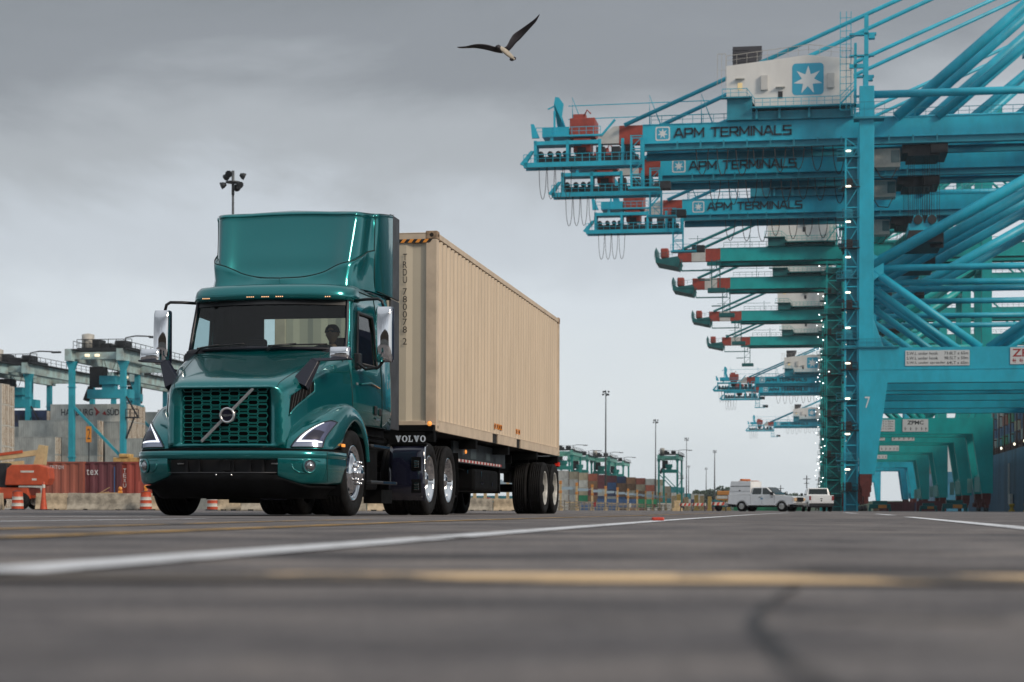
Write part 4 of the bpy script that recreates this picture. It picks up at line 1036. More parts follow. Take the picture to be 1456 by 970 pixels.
            while A_ and x<-2:
                mb=MB(); n=10; w=1.6+.4*random.random(); d=3.0+1.6*random.random()
                mb.tube([(x+w*k/n*1.0,y-1.0,56.4-d*(1-(2*k/n-1)**2)**.6) for k in range(n+1)],.075,5,cap=False); b(mb,'festoon_cable',ROPE); x+=2.6+.7*random.random()
            mb=MB(); rail_mb(mb,[(XB+4,y-.3,60.6),(64,y-.3,60.6)],1.25,1.6,.06); b(mb,'railing',m2)
            mb=MB(); A_ and mb.box(XB+6,GW,y-1.3,y-.5,56.3,56.45); 
            for k in range(12): mb.box(XB+8+k*3.6,XB+8.2+k*3.6,y-1.2,y-.2,56.3 if A_ else 57.3,57.6)
            b(mb,'festoon_track',m2)
    mb=MB()
    for x in (XB+3,-22,-10,8,20): mb.box(x,x+.7,5.9,12.4,58.2,60.3)
    b(mb,'cross_beam',m1)
    # backreach end
    if A_:
        mb=MB(); mb.box(-53.0,-34.2,2.6,3.6,54.0,54.75); mb.box(-53.0,-34.2,5.0,5.6,54.0,54.7); mb.box(-52.8,-34.4,3.6,5.0,54.2,54.3); mb.prism([(-53.6,54.6),(-52.4,54.0),(-52.4,55.0),(-51.4,56.6),(-51.9,56.6)],'y',2.6,3.4)
        for x in (-51.4,-46.3,-41.2,-37.6,-34.6): mb.box(x,x+.45,2.7,3.1,54.7,58.2); mb.box(x,x+.45,5.1,5.5,54.7,58.2)
        mb.box(-51.4,-41,2.7,3.4,57.5,58.1); mb.box(-51.4,-44,3.4,5.5,57.5,57.7); mb.box(-48.5,-40.6,2.5,3.4,58.7,58.95); mb.beam((-48.6,3,58.1),(-48.5,3,58.9),.5,.5); mb.beam((-40.7,3,58.8),(-38.6,3,61.2),.35,.3)
        pl=b(mb,'backreach_platform',BLU)
        mb=MB(); rail_mb(mb,[(-53,2.6,54.75),(-34.4,2.6,54.75)],1.25,1.1,.06); rail_mb(mb,[(-51,2.5,58.95),(-40.8,2.5,58.95)],1.2,1.1,.06); b(mb,'railing',BLU,pl)
        mb=MB(); mb.box(-51,-35,4,5,55.0,55.9); 
        for x in (-50.4,-48.9,-47.6,-46.5): mb.lathe([(0,-.4),(.45,-.4),(.45,.4),(0,.4)],(x,3.8,56.2),'y',12)
        for x in (-44,-41,-38.6,-36.4): mb.bbox(x-.7,x+.7,4.2,6,55.9,57.3,.1)
        b(mb,'rope_gear',DARK,pl)
        mb=MB(); mb.bbox(-45.9,-41.9,4.2,9,58.95,61.9,.08); mb.box(-45.3,-42.6,4.3,8,56.6,58.7); mb.bbox(-45.4,-43.4,4.6,6,61.9,62.6,.05); mb.tube([(-43.6,4.6,62.4),(-43.2,4.6,63.2),(-42.6,4.6,62.6)],.12,6); b(mb,'red_cabinet',CRED,pl)
        mb=MB(); mb.prism([(-47.6,58.9),(-46.9,64.2),(-47.6,65.2),(-48.2,65.3),(-48.4,64.3),(-48.4,63.4),(-47.8,61.0),(-46.0,58.9)],'y',4.0,4.6); mb.prism([(-48.4,58.9),(-48.4,63),(-48.1,63),(-48.1,58.9)],'y',3.5,3.9); mb.beam((-49.4,4.2,63.4),(-48.1,4.2,64.0),.15,.2); mb.box(-50.2,-46,3.6,8,58.9,60.4); mb.prism([(-51.9,58.9),(-52.1,61.1),(-51.6,61.1),(-50.7,58.9)],'y',4,4.5); b(mb,'tackle_post',BLU,pl)
        mb=MB(); 
        for z in (64.0,61.9): mb.beam((-46.2,5,z),(-24.0,5,z+.15),.10,.12)
        for x in (-45.6,-33.4,-25.3): mb.tube([(x+1.8,5,60.6),(x,5,65.3),(x+.1,5,60.6)],.11,6)
        b(mb,'rope_support',BLU)
        mb=MB()
        for x in (-50.6,-49.3,-48.0,-46.6):
            mb.tube([(x+1.2*k/10,3.0,54.0-5.0*(1-(2*k/10-1)**2)**.5) for k in range(11)],.05,5,cap=False)
        b(mb,'hanging_cables',ROPE,pl)
        # hanging ladder tower
        mb=MB()
        for x in (-36.1,-34.2):
            for y in (2.0,3.8): mb.box(x,x+.18,y,y+.18,50.4,58.5)
        for k in range(5):
            z=50.4+2.0*k
            mb.beam((-36,2.1,z),(-34.1,2.1,z),.14,.14); mb.beam((-36,3.9,z),(-34.1,3.9,z),.14,.14)
            if k<4: mb.beam((-36 if k%2 else -34.1,2.1,z),(-34.1 if k%2 else -36,2.1,z+2),.1,.1)
        mb.box(-36.4,-31.5,1.9,4.0,50.1,50.35); rail_mb(mb,[(-36.4,1.9,50.4),(-31.5,1.9,50.4)],1.1,1.2); b(mb,'hanging_tower',BLU)
        mb=MB(); mb.bbox(-32.5,-30,4,6,50.4,51.6,.05); b(mb,'hanging_winch',DARK)
    else:
        mb=MB(); mb.prism([(-44,59.9),(-43.7,57.5),(-38.6,56.4),(-38.0,58.0),(-38.6,58.9),(-42.5,58.3),(-43.5,58.9),(-43.6,61)],'y',4.4,14); mb.box(-42,-38,4.4,14,57.8,58.0); pl=b(mb,'backreach_platform',GRND)
        mb=MB(); rail_mb(mb,[(-44,4.3,58.2),(-38.5,4.3,59)],1.2,1.2); mb.box(-37.6,-29.6,3.4,3.8,55.2,55.5); mb.beam((-37.6,3.6,55.3),(-37.6,3.6,58),.2,.2); mb.beam((-29.6,3.6,55.3),(-29.6,3.6,57.6),.2,.2); b(mb,'railing',GRND,pl)
        mb=MB(); mb.bbox(-42.6,-40.8,5,8,58.6,60.9,.3); b(mb,'rope_drum',CRED,pl)
        mb=MB()
        for x in (-30.8,-28.9): mb.box(x,x+.16,3,3.16,51.2,57.8); mb.box(x,x+.16,4.4,4.56,51.2,57.8)
        for k in range(4): mb.beam((-30.7,3.1,51.2+2*k),(-28.8,3.1,51.2+2*k),.12,.12); mb.beam((-30.7,3.1,51.2+2*k),(-28.8,3.1,53.2+2*k if k<3 else 57.8),.08,.08)
        mb.box(-31.6,-27.6,2.8,4.8,50.2,51.2); mb.box(-33.5,-31,3,4,53,53.2); b(mb,'hanging_tower',GRND)
        mb=MB(); mb.beam((-36,4.2,62.8),(-20,4.2,62.8),.09,.1); 
        for x in (-34,-22): mb.beam((x,4.2,60.5),(x,4.2,63.5),.12,.12)
        b(mb,'rope_support',GRND)
    # machinery house
    hx0,hx1=(-21.3,-1.9) if A_ else (-18,-2.6); q1,q2_=(64.1,62.5) if A_ else (62.7,61.6)
    mb=MB(); mb.prism([(hx0,q1),(hx0+3.6,q1),(hx0+4.6,q2_),(hx1,q2_),(hx1,69.5),(hx0+12.6,70.4),(hx0,69.1)],'y',3.6,15)
    h=b(mb,'machinery_house',HW)
    mb=MB(); mb.box(hx0+.1,hx0+4,3.4,15.2,60.65,q1-.15); mb.box(hx0+4,hx1,3.8,14.8,60.65,q2_-.5); mb.box(hx0-.8,hx0+4,2.6,3.6,q1-.2,q1); mb.box(hx0+4,hx1+.2,2.4,3.6,q2_-.3,q2_-.05)
    for x in (hx0+4.5,hx0+8,hx0+12.5,hx1-.4): mb.box(x,x+.35,3.2,3.8,60.65,q2_-.2)
    b(mb,'house_base',m2,h)
    mb=MB(); rail_mb(mb,[(hx0-.6,2.6,q1),(hx0+3.2,2.6,q1),(hx0+4.4,2.5,q2_-.05),(hx1-2,2.5,q2_-.05),(hx1+.3,2.5,64.8)],1.2,1.1,.06); mb.beam((hx1-2,2.5,q2_-.1),(hx1+.3,2.5,64.8),.25,.25); b(mb,'railing',m1 if A_ else GRN,h)
    mb=MB(); rail_mb(mb,[(hx0,3.7,69.2),(hx0+12.6,3.7,70.5),(hx1,3.7,69.6)],1.5,1.5,.05); rail_mb(mb,[(hx0-1.4,3.6,66),(hx0-.1,3.6,66)],5,.5,.05); b(mb,'roof_railing',CABW,h)
    if A_:
        mb=MB(); mb.box(-20.4,-17.9,5,9,69.5,72.4); mb.prism([(-17.9,70),(-17.9,72.4),(-15.9,72.4),(-16.0,71.4),(-16.8,69.9)],'y',5,9)
        for k in range(5): mb.box(-20.45,-17.85,4.9,5.0,70.0+.45*k,70.2+.45*k)
        b(mb,'roof_unit',mat('louvre_grey',(.045,.045,.055),.6),h)
        p_,f_=rsq(-11.2,-6.4,64.2,69.1,3.57,.6); mb=MB().add(p_,f_); e=b(mb,'emblem_square',LBL,h,recalc=False)
        p_,f_=star((-8.8,66.5),2.25,3.55,rot=-.02); mb=MB().add(p_,f_); b(mb,'star_emblem',LWH,e,recalc=False)
        for x in (-16.0,-5.9): mb=MB(); mb.bbox(x,x+1.1,3.1,3.6,65.1,67.4,.05); b(mb,'air_unit',CWH,h)
    else:
        mb=MB(); c0=(-9.6,66.6); n=24
        o_=[(c0[0]+1.0*math.cos(2*PI*k/n),3.57,c0[1]+1.15*math.sin(2*PI*k/n)) for k in range(n)]; i_=[(c0[0]+.7*math.cos(2*PI*k/n),3.57,c0[1]+.8*math.sin(2*PI*k/n)) for k in range(n)]
        mb.add(o_+i_,[(k,(k+1)%n,n+(k+1)%n,n+k) for k in range(n)]); b(mb,'ring_emblem',GRND,h,recalc=False)
        text('VIRGINIA','house_lettering',SINK,h,(-9.9,3.56,66.2),(1,0,0),(0,0,1),1.1,4.6,0)
    for x,z,e in ((hx0+2.1,65.4,1),(hx0+8.3,63.9,0)):
        mb=MB(); mb.box(x-.35,x+.35,3.55,3.6,z-.1,z+1.0); w=b(mb,'house_window',DARK if not e else mat('lit_window',(.3,.25,.15),.4,emit=(.9,.65,.3),es=.5),h)
        mb=MB(); mb.box(x-.7,x+.7,3.0,3.6,z+1.5,z+1.62); b(mb,'window_hood',CABW,w)
    # stays and A-frame
    AP=(32.5,90.5)
    for y,dz in ((3.6,0),(14.6,0)):
        mb=MB(); mb.tube([(-37.2,y,60.4),(AP[0],y+(1.5 if y<9 else -1.5),AP[1])],.33,10); b(mb,'backstay',m1)
        mb=MB(); mb.tube([(4.6,y,60.4),(AP[0],y,AP[1]-6)],.8,12); b(mb,'a_frame_leg',m1)
        y<9 and b(MB().tube([(10.8,y+1,60.4),(AP[0],y,78)],.6,12),'a_frame_leg',m1)
        mb=MB(); mb.tube([(AP[0],y,AP[1]),(64,y,61)],.3,8); b(mb,'forestay',m1)
    mb=MB(); mb.box(AP[0]-1.5,AP[0]+1.5,2,16.5,AP[1]-2,AP[1]); b(mb,'apex_beam',m1)
    # mast and ladder beside the leg
    mb=MB(); mb.box(-.4,.25,-.2,.4,64.3,75.2); mb.box(-2.6,1.4,-.2,.8,72.2,72.5); mb.box(-2.6,1.1,-.2,.8,69.0,69.2); mb.box(.3,1.2,-.3,.8,71.6,72.3)
    for x in (-4.0,-3.1,-2.4): mb.box(x,x+.1,.5,.6,61,76)
    for k in range(15): mb.box(-4.0,-2.3,.5,.56,61+k,61.08+k)
    mb.box(-1.9,-1.5,-.2,.2,62,71); mb.box(-2.6,-.5,-.2,.4,67.2,67.8); b(mb,'access_mast',m1)
    # stair and lift tower on the land side of the leg
    mb=MB(); X0,X1=(-3.1,-1.25) if A_ else (-4.6,-1.25)
    for x in (X0,X1):
        for y in (-.6,2.4): mb.box(x-.12,x+.12,y-.12,y+.12,0,56.5)
    for k in range(19):
        z=1+3*k; 
        for y in (-.6,2.4):
            mb.box(X0,X1,y-.07,y+.07,z-.08,z+.08); mb.beam((X0 if k%2 else X1,y,z),(X1 if k%2 else X0,y,z+3 if z+3<56.5 else 56.5),.10,.10)
        mb.box(X0-.1,X0+.1,-.6,2.4,z-.08,z+.08); 
        if k%2==0: mb.box(X1,-.9,-.4,.0,z-.15,z+.15)
    st=b(mb,'stair_tower',m1)
    for k in range(12):
        mb=MB(); z=3+4.6*k; mb.box(X0-1.3 if k%2 else X0-.6,X1+.3,-1.0,2.6,z,z+.12); rail_mb(mb,[(X0-1.3 if k%2 else X0-.6,-1.0,z+.1),(X1,-1.0,z+.1)],1.0,.7,.05); mb.box(X0-.3,X0+1.0,-.7,0,z+.12,z+1.4); b(mb,'stair_landing',m2 if k%2 else DARK,st)
    mb=MB(); mb.box(X0+.2,X1-.1,.2,2.0,0,55); 
    b(mb,'lift_shaft',m2,st)
    for k in range(10):
        z=6.2+5.35*k+(0 if A_ else random.uniform(-1.2,1.2))
        mb=MB()
        if A_: mb.bbox(X0+.0,X0+.75,-1.25,-1.0,z,z+.24,.08); b(mb,'work_light',LITE)
        else: 
            xx=X0-.9-.9*(k%2); mb.bbox(xx,xx+.22,-1.2,-.98,z,z+.22,.06); b(mb,'work_light',LITW)
            k%3==1 and b(MB().bbox(xx+1.3,xx+1.52,-1.2,-.98,z+2.6,z+2.82,.06),'work_light',LITW)
    # trolley, operator cabin, ropes, spreader
    mb=MB(); mb.box(5.6,12.2,5.6,12.6,55.2,56.6); mb.box(6.4,11.2,5.4,12.8,54.7,55.3); mb.box(9.8,12.4,5,13,55,57); tr=b(mb,'trolley',DARK)
    mb=MB(); mb.bbox(1.2,5.3,6.2,9,53.2,56.1,.12); cb_=b(mb,'operator_cabin',CABW)
    mb=MB(); mb.box(3.9,5.2,6.15,6.19,53.9,55.8); mb.box(5.31,5.34,6.3,8.9,53.6,55.8); b(mb,'cabin_window',mat('cabin_glass',(.10,.16,.17),.1),cb_)
    mb=MB(); mb.tube([(1.4,6,53.2),(2.4,6,51.6),(4,6,51.4),(4.8,6,53)],.09,6); b(mb,'cabin_cable',ROPE,cb_)
    mb=MB(); 
    for x in (6.8,7.4,9.0,9.7,10.4,11.2): mb.box(x,x+.07,6.5,6.57,44.4,55); mb.box(x,x+.07,11.5,11.57,44.4,55)
    b(mb,'hoist_rope',ROPE)
    mb=MB(); mb.box(6.6,11.4,6,12,43.2,44.4); mb.prism([(7.1,44.4),(7.4,45.6),(8.6,45.6),(8.9,44.4)],'y',6,12); mb.prism([(9.3,44.4),(9.5,45.6),(10.7,45.6),(11.0,44.4)],'y',6,12); hb=b(mb,'head_block',m1)
    for x in (8.0,10.1): b(MB().lathe([(0,-.2),(.7,-.2),(.7,.2),(0,.2)],(x,5.8,44.9),'y',16,sm=False),'sheave',DARK,hb)
    mb=MB(); mb.box(6.4,11.6,2.5,15.5,41.0,42.2); mb.box(6.6,11.2,5,13,42.2,43.2); mb.box(9.8,11.8,5,6,40.5,43); b(mb,'spreader',DARK,hb)
    if scale!=1: c.scale=(scale,)*3
    return c
def place(c,D,label,zs=1):
    k=copy_tree(c); k.location=cpos(D); k['label']=label; return k
def cpos(D): 
    t=(D-276)/math.cos(QB); return C0+QD*t
cA=crane('A','nearest blue quay crane, numbered 7 on its leg, white star house on top','quay cranes along the wharf',cpos(276))
for D,lb,s in ((303,'second blue quay crane, its lettered girder just under that of the nearest crane',1),(345,'third blue quay crane, its girder just above the red and white tipped green ones',1),
      (676,'pale blue quay crane beyond the green cranes, first of the three far blue ones',.83),(730,'pale blue quay crane just behind the first far blue one, its girder slightly lower',.83),(985,'farthest and smallest blue quay crane, lowest on the skyline',.80)):
    k=place(cA,D,lb); k.scale=(s,)*3
    if s==1: k.location=k.location+QS*(.6 if D==303 else 1.4)
cG=crane('G','nearest green quay crane with red and white girder tip, highest of the green four','quay cranes along the wharf',cpos(411))
for D,lb in ((464,'second green quay crane, red and white tip just below the nearest green one'),(543,'third green quay crane, ring emblem on its white house'),(625,'farthest green quay crane, lowest of the four red and white tips')):
    place(cG,D,lb)
# spreaders / hatch covers and containers on the ground under the portals
# ------------------------------------------------ port furniture
def ground_at(px,D): p=at(px,700,D); return Vector((p.x,D,0))
# ---- containers
def cmat(n,c,var=.25): return mat('container_'+n,c,.55,var=var,vs=.9,stretch=(1,1,.4))
CM={'grey':cmat('grey',(.33,.36,.36)),'pale':cmat('pale',(.50,.52,.50)),'white':cmat('white',(.52,.52,.49)),'tan':cmat('tan',(.38,.34,.25)),'red':cmat('red',(.28,.055,.04)),'maroon':cmat('maroon',(.12,.035,.045)),'blue':cmat('blue',(.04,.10,.23)),'green':cmat('green',(.02,.22,.11)),'orange':cmat('orange',(.36,.19,.10)),'teal':cmat('teal',(.05,.25,.30)),'navy':cmat('navy',(.03,.05,.12)),'brown':cmat('brown',(.20,.12,.07)),'rust':cmat('rust',(.30,.09,.06))}
DOORW=mat('rusty_door_white',(.66,.64,.58),.6,var=.3,vs=2.0,stretch=(1,1,.4),col2=(.50,.43,.34))
BARM=mat('door_bar_rust',(.10,.055,.035),.7,var=.4,vs=4)
CACHE={}
def cont(color,label,loc,rotz,L=12.19,H=2.59,simple=False,door=None,group=None,xo=0):
    """container lying along local x, door end at +x"""
    key=(color,L,H,simple,door)
    if key not in CACHE:
        m=CM[color]; W_=2.438
        mb=MB()
        if simple:
            mb.box(0,L,0,W_,.02,H)
        else:
            pt=.278*2
            for y,o in ((0,-1),(W_,1)): v,f=corr((0.1,y-o*.02),(L-.1,y-o*.02),.14,H-.1,(0,o),pitch=pt if L<9 else .35,dep=.05 if L<9 else .012); mb.add(v,f)
            v,f=corr((.02,0.1),(.02,W_-.1),.14,H-.1,(-1,0),pitch=pt,dep=.05); mb.add(v,f)
            v,f=corr((L-.04,0.1),(L-.04,W_-.1),.14,H-.1,(1,0),pitch=pt,dep=.03); mb.add(v,f)
            mb.add([(0,0,H-.03),(L,0,H-.03),(L,W_,H-.03),(0,W_,H-.03)],[(0,1,2,3)])
        body=mb
        fr=MB()
        for x in (0,L-.12):
            for y in (0,W_-.12): fr.box(x,x+.12,y,y+.12,.0,H)
        for y in (-.003,W_-.097): fr.box(.12,L-.12,y,y+.10,0,.15); fr.box(.12,L-.12,y,y+.10,H-.1,H+.002)
        for x in (-.003,L-.097): fr.box(x,x+.10,.12,W_-.12,0,.15); fr.box(x,x+.10,.12,W_-.12,H-.1,H+.002)
        d=MB(); b_=MB()
        d.box(L,L+.03,.1,W_-.1,.12,H-.1)
        for y in (.35,.85,1.22,1.6,2.1): b_.box(L+.03,L+.08,y-.035,y+.035,.1,H-.05)
        CACHE[key]=[body.build('body',m),None if simple else fr.build('corner_frame',m),d.build('door_panel',door or m),b_.build('lock_bar',BARM)]
        for o in CACHE[key]:
            if o: COL.objects.unlink(o)
    t=thing('shipping_container',label,'container',loc,rotz,group)
    for o in CACHE[key]:
        if o is None: continue
        n=bpy.data.objects.new(o.name,o.data); n.name=o.name.split('.')[0]; COL.objects.link(n); n.parent=t
    return t
RZ=-QB
G1='stacked containers in the yard on the left'
def bay(pxl,D,cols,door=DOORW,H=2.59,desc='',L=12.19,z0=0,skip=0):
    """pxl = image column of the container's right end; containers run to the left of it"""
    p=ground_at(pxl,D); o=p-QS*L
    for k,c_ in enumerate(cols):
        if c_ is None: continue
        n=len(cols); pos='topmost' if k==n-1 else ('bottom' if k==0 else ('second from the top' if k==n-2 else ('third from the top' if k==n-3 else f'tier {k+1}')))
        nm={'pale':'pale grey'}.get(c_,c_)
        cont(c_,f'{nm} container, {pos} in {desc}',(o.x,o.y,z0+k*(H+.01)),RZ,L=L,H=H,door=door,group=G1)
bay(78,262,['grey','pale','grey','grey'],desc='the low grey stack above the orange lift')
bay(-45,262,['pale','grey','grey','pale'],desc='the low stack at the left edge')
bay(138,266,['grey','grey','pale','grey','grey'],desc='the five high stack behind the row sign')
bay(262,266,['grey','pale','grey','grey'],desc='the four high stack behind the truck nose')
bay(182,270,['pale','grey','pale','grey','grey','pale'],desc='the six high stack with large black lettering')
bay(190,273.2,['grey','pale','pale','pale','grey','white'],desc='the second rank behind the lettered stack')
bay(198,276.4,['pale','grey','grey','grey','pale','grey'],desc='the third rank behind the lettered stack')
bay(66,288,['grey','grey','navy','grey','grey','navy'],desc='the dark stack left of the lettered container')
bay(330,284,['grey','pale','grey','grey','grey','grey'],desc='the stack just left of the truck fender',door=None)
bay(2,238,['pale','white','pale','pale','white','white','pale'][:6],H=2.72,desc='the tall rusty stack at the left edge')
bay(9,242,['pale','white','pale','pale','white','white'],H=2.72,desc='the second rank of the tall rusty stack')
bay(232,292,['pale','grey','grey','pale','pale','grey'],desc='the stack behind the teal fender',door=None)
# big lettering on the top container
def lettering(t,s,x,z,h,w,m,name='container_lettering'):
    return text(s,name,m,t,(x,-.03,z),(1,0,0),(0,0,1),h,w,0,bold=.01)
INK2=mat('faded_ink',(.03,.035,.05),.6)
top=[o for o in COL.objects if o.get('label','').startswith('pale grey container, topmost in the six high')][0]
lettering(top,'HAMBURG',1.7,.9,1.0,5.0,INK2); lettering(top,'S\u00dcD',8.9,.9,1.15,1.9,INK2)
mb=MB(); mb.add([(6.75,-.03,2.3),(7.8,-.03,1.4),(7.1,-.03,.8),(7.15,-.03,1.5)],[(0,1,2,3)]); mb.add([(8.1,-.03,1.1),(8.55,-.03,1.6),(8.85,-.03,.9)],[(0,1,2)]); mb.build('red_pennant',mat('pennant_red',(.35,.03,.03),.5),top,recalc=False)
dk=[o for o in COL.objects if o.get('label','').startswith('navy container, topmost')][0]
lettering(dk,'IK',7.0,.7,1.2,2.4,INK2)
# orange row sign
mb=MB(); p=ground_at(126,240); sg=thing('row_sign','orange upright sign numbered 2 on a thin post before the grey containers','sign',p,RZ)
mb=MB(); mb.box(-.06,.06,0,.1,0,9.1); mb.build('post',DARK,sg)
mb=MB(); mb.box(-.38,.38,-.06,-.01,8.8,10.9); b_=mb.build('sign_board',mat('sign_orange',(.62,.24,.03),.5),sg); text('2','sign_number',SINK,b_,(-.18,-.07,9.2),(1,0,0),(0,0,1),1.4,.4,0)
# ---- red containers behind the barriers (ends facing us)
def endc(color,px,D,label,L=6.06,H=2.896,dl=0):
    p=ground_at(px,D); a=RZ+R(90)
    t=cont(color,label,(0,0,0),a,L=L,H=H,group='dark red containers behind the concrete barriers')
    t.location=(p.x,p.y,0); t.location=Vector((p.x,p.y,0))+QS*2.438
    return t
e1=endc('rust',64,110,'bright rust red container beside the orange boom lift')
e2=endc('maroon',117,110,'dark maroon container with white lettering tex, between two redder ones')
e3=endc('red',169,110,'red container with upright white code, behind the striped drum by the truck')
def endtext(t,s,u,z,h,w,m=None):   # on the end at local x=0, reading along -y
    return text(s,'container_lettering',m or LWH,t,(-.03,2.438-u,z),(0,-1,0),(0,0,1),h,w,0,bold=.0,spacing=1.15)
endtext(e2,'tex',.28,2.10,.36,.75)
for k,c_ in enumerate('TEXU'): endtext(e3,c_,.28,2.25-.3*k,.24,.2)
endtext(e1,'TRITON',.3,2.45,.22,.9)
mb=MB(); mb.box(-.04,-.03,.35,.42,.9,2.6); mb.build('blue_stripe',CM['blue'],e2)
# yellow lifting beam resting on the red container
p=ground_at(166,111.5); mb=MB(); mb.bbox(-.1,2.6,-.4,.4,2.9,3.2,.05); mb.bbox(.3,.9,-.5,.5,3.2,3.42,.05); mb.bbox(1.6,2.2,-.5,.5,3.15,3.45,.05); o=mb.build('lifting_beam',mat('weathered_yellow',(.50,.33,.12),.6,var=.3)); o.location=p; o.rotation_euler.z=RZ; tag(o,'weathered yellow lifting beam lying on the red container','beam')
# ---- concrete barriers
CONC=mat('barrier_concrete',(.32,.29,.24),.85,var=.45,vs=2.5,bump=.3,bs=12); CONC2=mat('barrier_concrete_tan',(.42,.34,.24),.85,var=.4,vs=2.5,bump=.3,bs=12)
def barrier(px0,px1,D,label,m=CONC,H=.81,rz=0,dD=0):
    a=ground_at(px0,D); b=ground_at(px1,D+dD); L=(b-a).length; ang=math.atan2(b.y-a.y,b.x-a.x)
    mb=MB(); prof=[(-.30,0),(.30,0),(.30,.07),(.17,.32),(.09,H),(-.09,H),(-.17,.32),(-.30,.07)]
    n=10; g=[]
    random.seed(int(px0)+50)
    for i in range(n+1):
        x=L*i/n; j=.012; g.append([(x,y+random.uniform(-j,j),z+(random.uniform(-.015,.015) if z>.05 else 0)) for y,z in prof])
    mb.grid(g,close=True,sm=False); mb.add(g[0],[tuple(range(8))]); mb.add(g[-1],[tuple(range(8))])
    mb.box(-.05,0.0,-.05,.05,.2,.6)
    t=thing('concrete_barrier',label,'barrier',a,ang,'concrete barriers behind the truck')
    mb.build('barrier_body',m,t,bevel=.02)
    mb=MB(); 
    for x in (L*.25,L*.7): mb.box(x-.12,x+.12,-.305,.305,-.002,.065)
    mb.build('lifting_slot',mat('slot_dark',(.02,.018,.016),.9),t)
    return t
barrier(97,201,87,'long grey concrete barrier in front of the maroon container')
barrier(52,96,88.5,'tan concrete barrier beside the red and white post cone',CONC2)
barrier(-48,4,87.5,'tan concrete barrier cut by the left edge',CONC2)
barrier(205,262,88,'tan concrete barrier beginning behind the striped drum',CONC2)
barrier(311,343,80,'tan concrete barrier seen under the truck bumper',CONC2)
barrier(344,400,79,'grey concrete barrier seen under the truck bumper')
barrier(402,520,82,'grey concrete barrier hidden behind the front wheels',CONC)
barrier(523,560,80,'tan concrete barrier seen behind the front wheel',CONC2)
barrier(562,640,84,'grey concrete barrier behind the drive wheels',CONC)
barrier(662,700,120,'grey concrete barrier seen under the trailer',CONC)
barrier(702,742,121,'tan concrete barrier seen under the trailer',CONC2)
mb=MB(); p=ground_at(140,90); mb.beam((0,0,.8),(.55,0,1.12),.12,.03); mb.beam((.05,.1,.84),(.95,.15,.86),.12,.03); mb.beam((-.1,.05,.82),(.5,.1,.9),.1,.03); o=mb.build('timber_offcut',mat('raw_timber',(.45,.30,.16),.7,var=.3)); o.location=p; tag(o,'pale timber offcuts lying on the grey concrete barrier','timber')
# ---- drums and cones
ORG=mat('cone_orange',(.50,.07,.025),.5,var=.2,vs=8); WB=mat('band_white',(.55,.54,.50),.45,var=.15,vs=8)
def drum(px,D,label,light=True):
    t=thing('traffic_drum',label,'drum',ground_at(px,D),0,'orange and white traffic drums')
    z=0; k=0
    for h,m_,r0 in ((.18,0,.29),(.15,1,.285),(.15,0,.275),(.15,1,.265),(.25,0,.255)):
        mb=MB(); mb.lathe([(r0,z),(r0-.004,z+.01),(r0-.012,z+h-.01),(r0-.008,z+h)],(0,0,0),'z',24); mb.build('white_band' if m_ else 'orange_band',WB if m_ else ORG,t); z+=h
    mb=MB(); mb.lathe([(.247,z),(.12,z+.03),(0,z+.03)],(0,0,0),'z',24); mb.lathe([(.36,0),(.36,.05),(.28,.06)],(0,0,0),'z',24); mb.build('rubber_base',DARK,t)
    if light:
        mb=MB(); mb.bbox(-.07,.07,-.06,.06,z+.02,z+.12,.02); mb.lathe([(.09,-.04),(.10,0),(.09,.04),(0,.05)],(0,0,z+.22),'y',20); mb.lathe([(0,-.05),(.09,-.04)],(0,0,z+.22),'y',20); mb.build('amber_light',mat('amber_plastic',(.75,.28,.05),.3),t)
    return t
drum(207.5,86,'striped traffic drum with an amber light beside the truck fender')
drum(25,86.5,'striped traffic drum in front of the orange boom lift',False)
drum(303,84,'striped traffic drum seen under the truck bumper',False)
mb=MB(); t=thing('barrier_lamp','small amber barrier lamp on the grey concrete barrier','lamp',ground_at(171,87)+Vector((0,0,.81))); mb=MB(); mb.bbox(-.1,.1,-.06,.06,0,.12,.02); mb.lathe([(0,-.05),(.09,-.04),(.10,0),(.09,.04),(0,.05)],(0,0,.22),'y',20); mb.build('lamp_head',mat('amber_plastic',(.75,.28,.05),.3),t)
def post_cone(px,D,label):
    t=thing('channel_cone',label,'cone',ground_at(px,D),0)
    mb=MB(); mb.lathe([(.17,.03),(.10,.55),(.055,1.25),(.05,1.27),(0,1.28)],(0,0,0),'z',20); mb.build('cone_body',ORG,t)
    mb=MB(); mb.lathe([(.087,.73),(.080,.86)],(0,0,0),'z',20); mb.lathe([(.073,1.0),(.064,1.15)],(0,0,0),'z',20); mb.build('white_collar',WB,t)
    mb=MB(); mb.bbox(-.32,.32,-.25,.25,0,.04,.01); mb.build('rubber_base',DARK,t)
    return t
post_cone(62,82,'tall orange post cone with white collars before the boom lift')
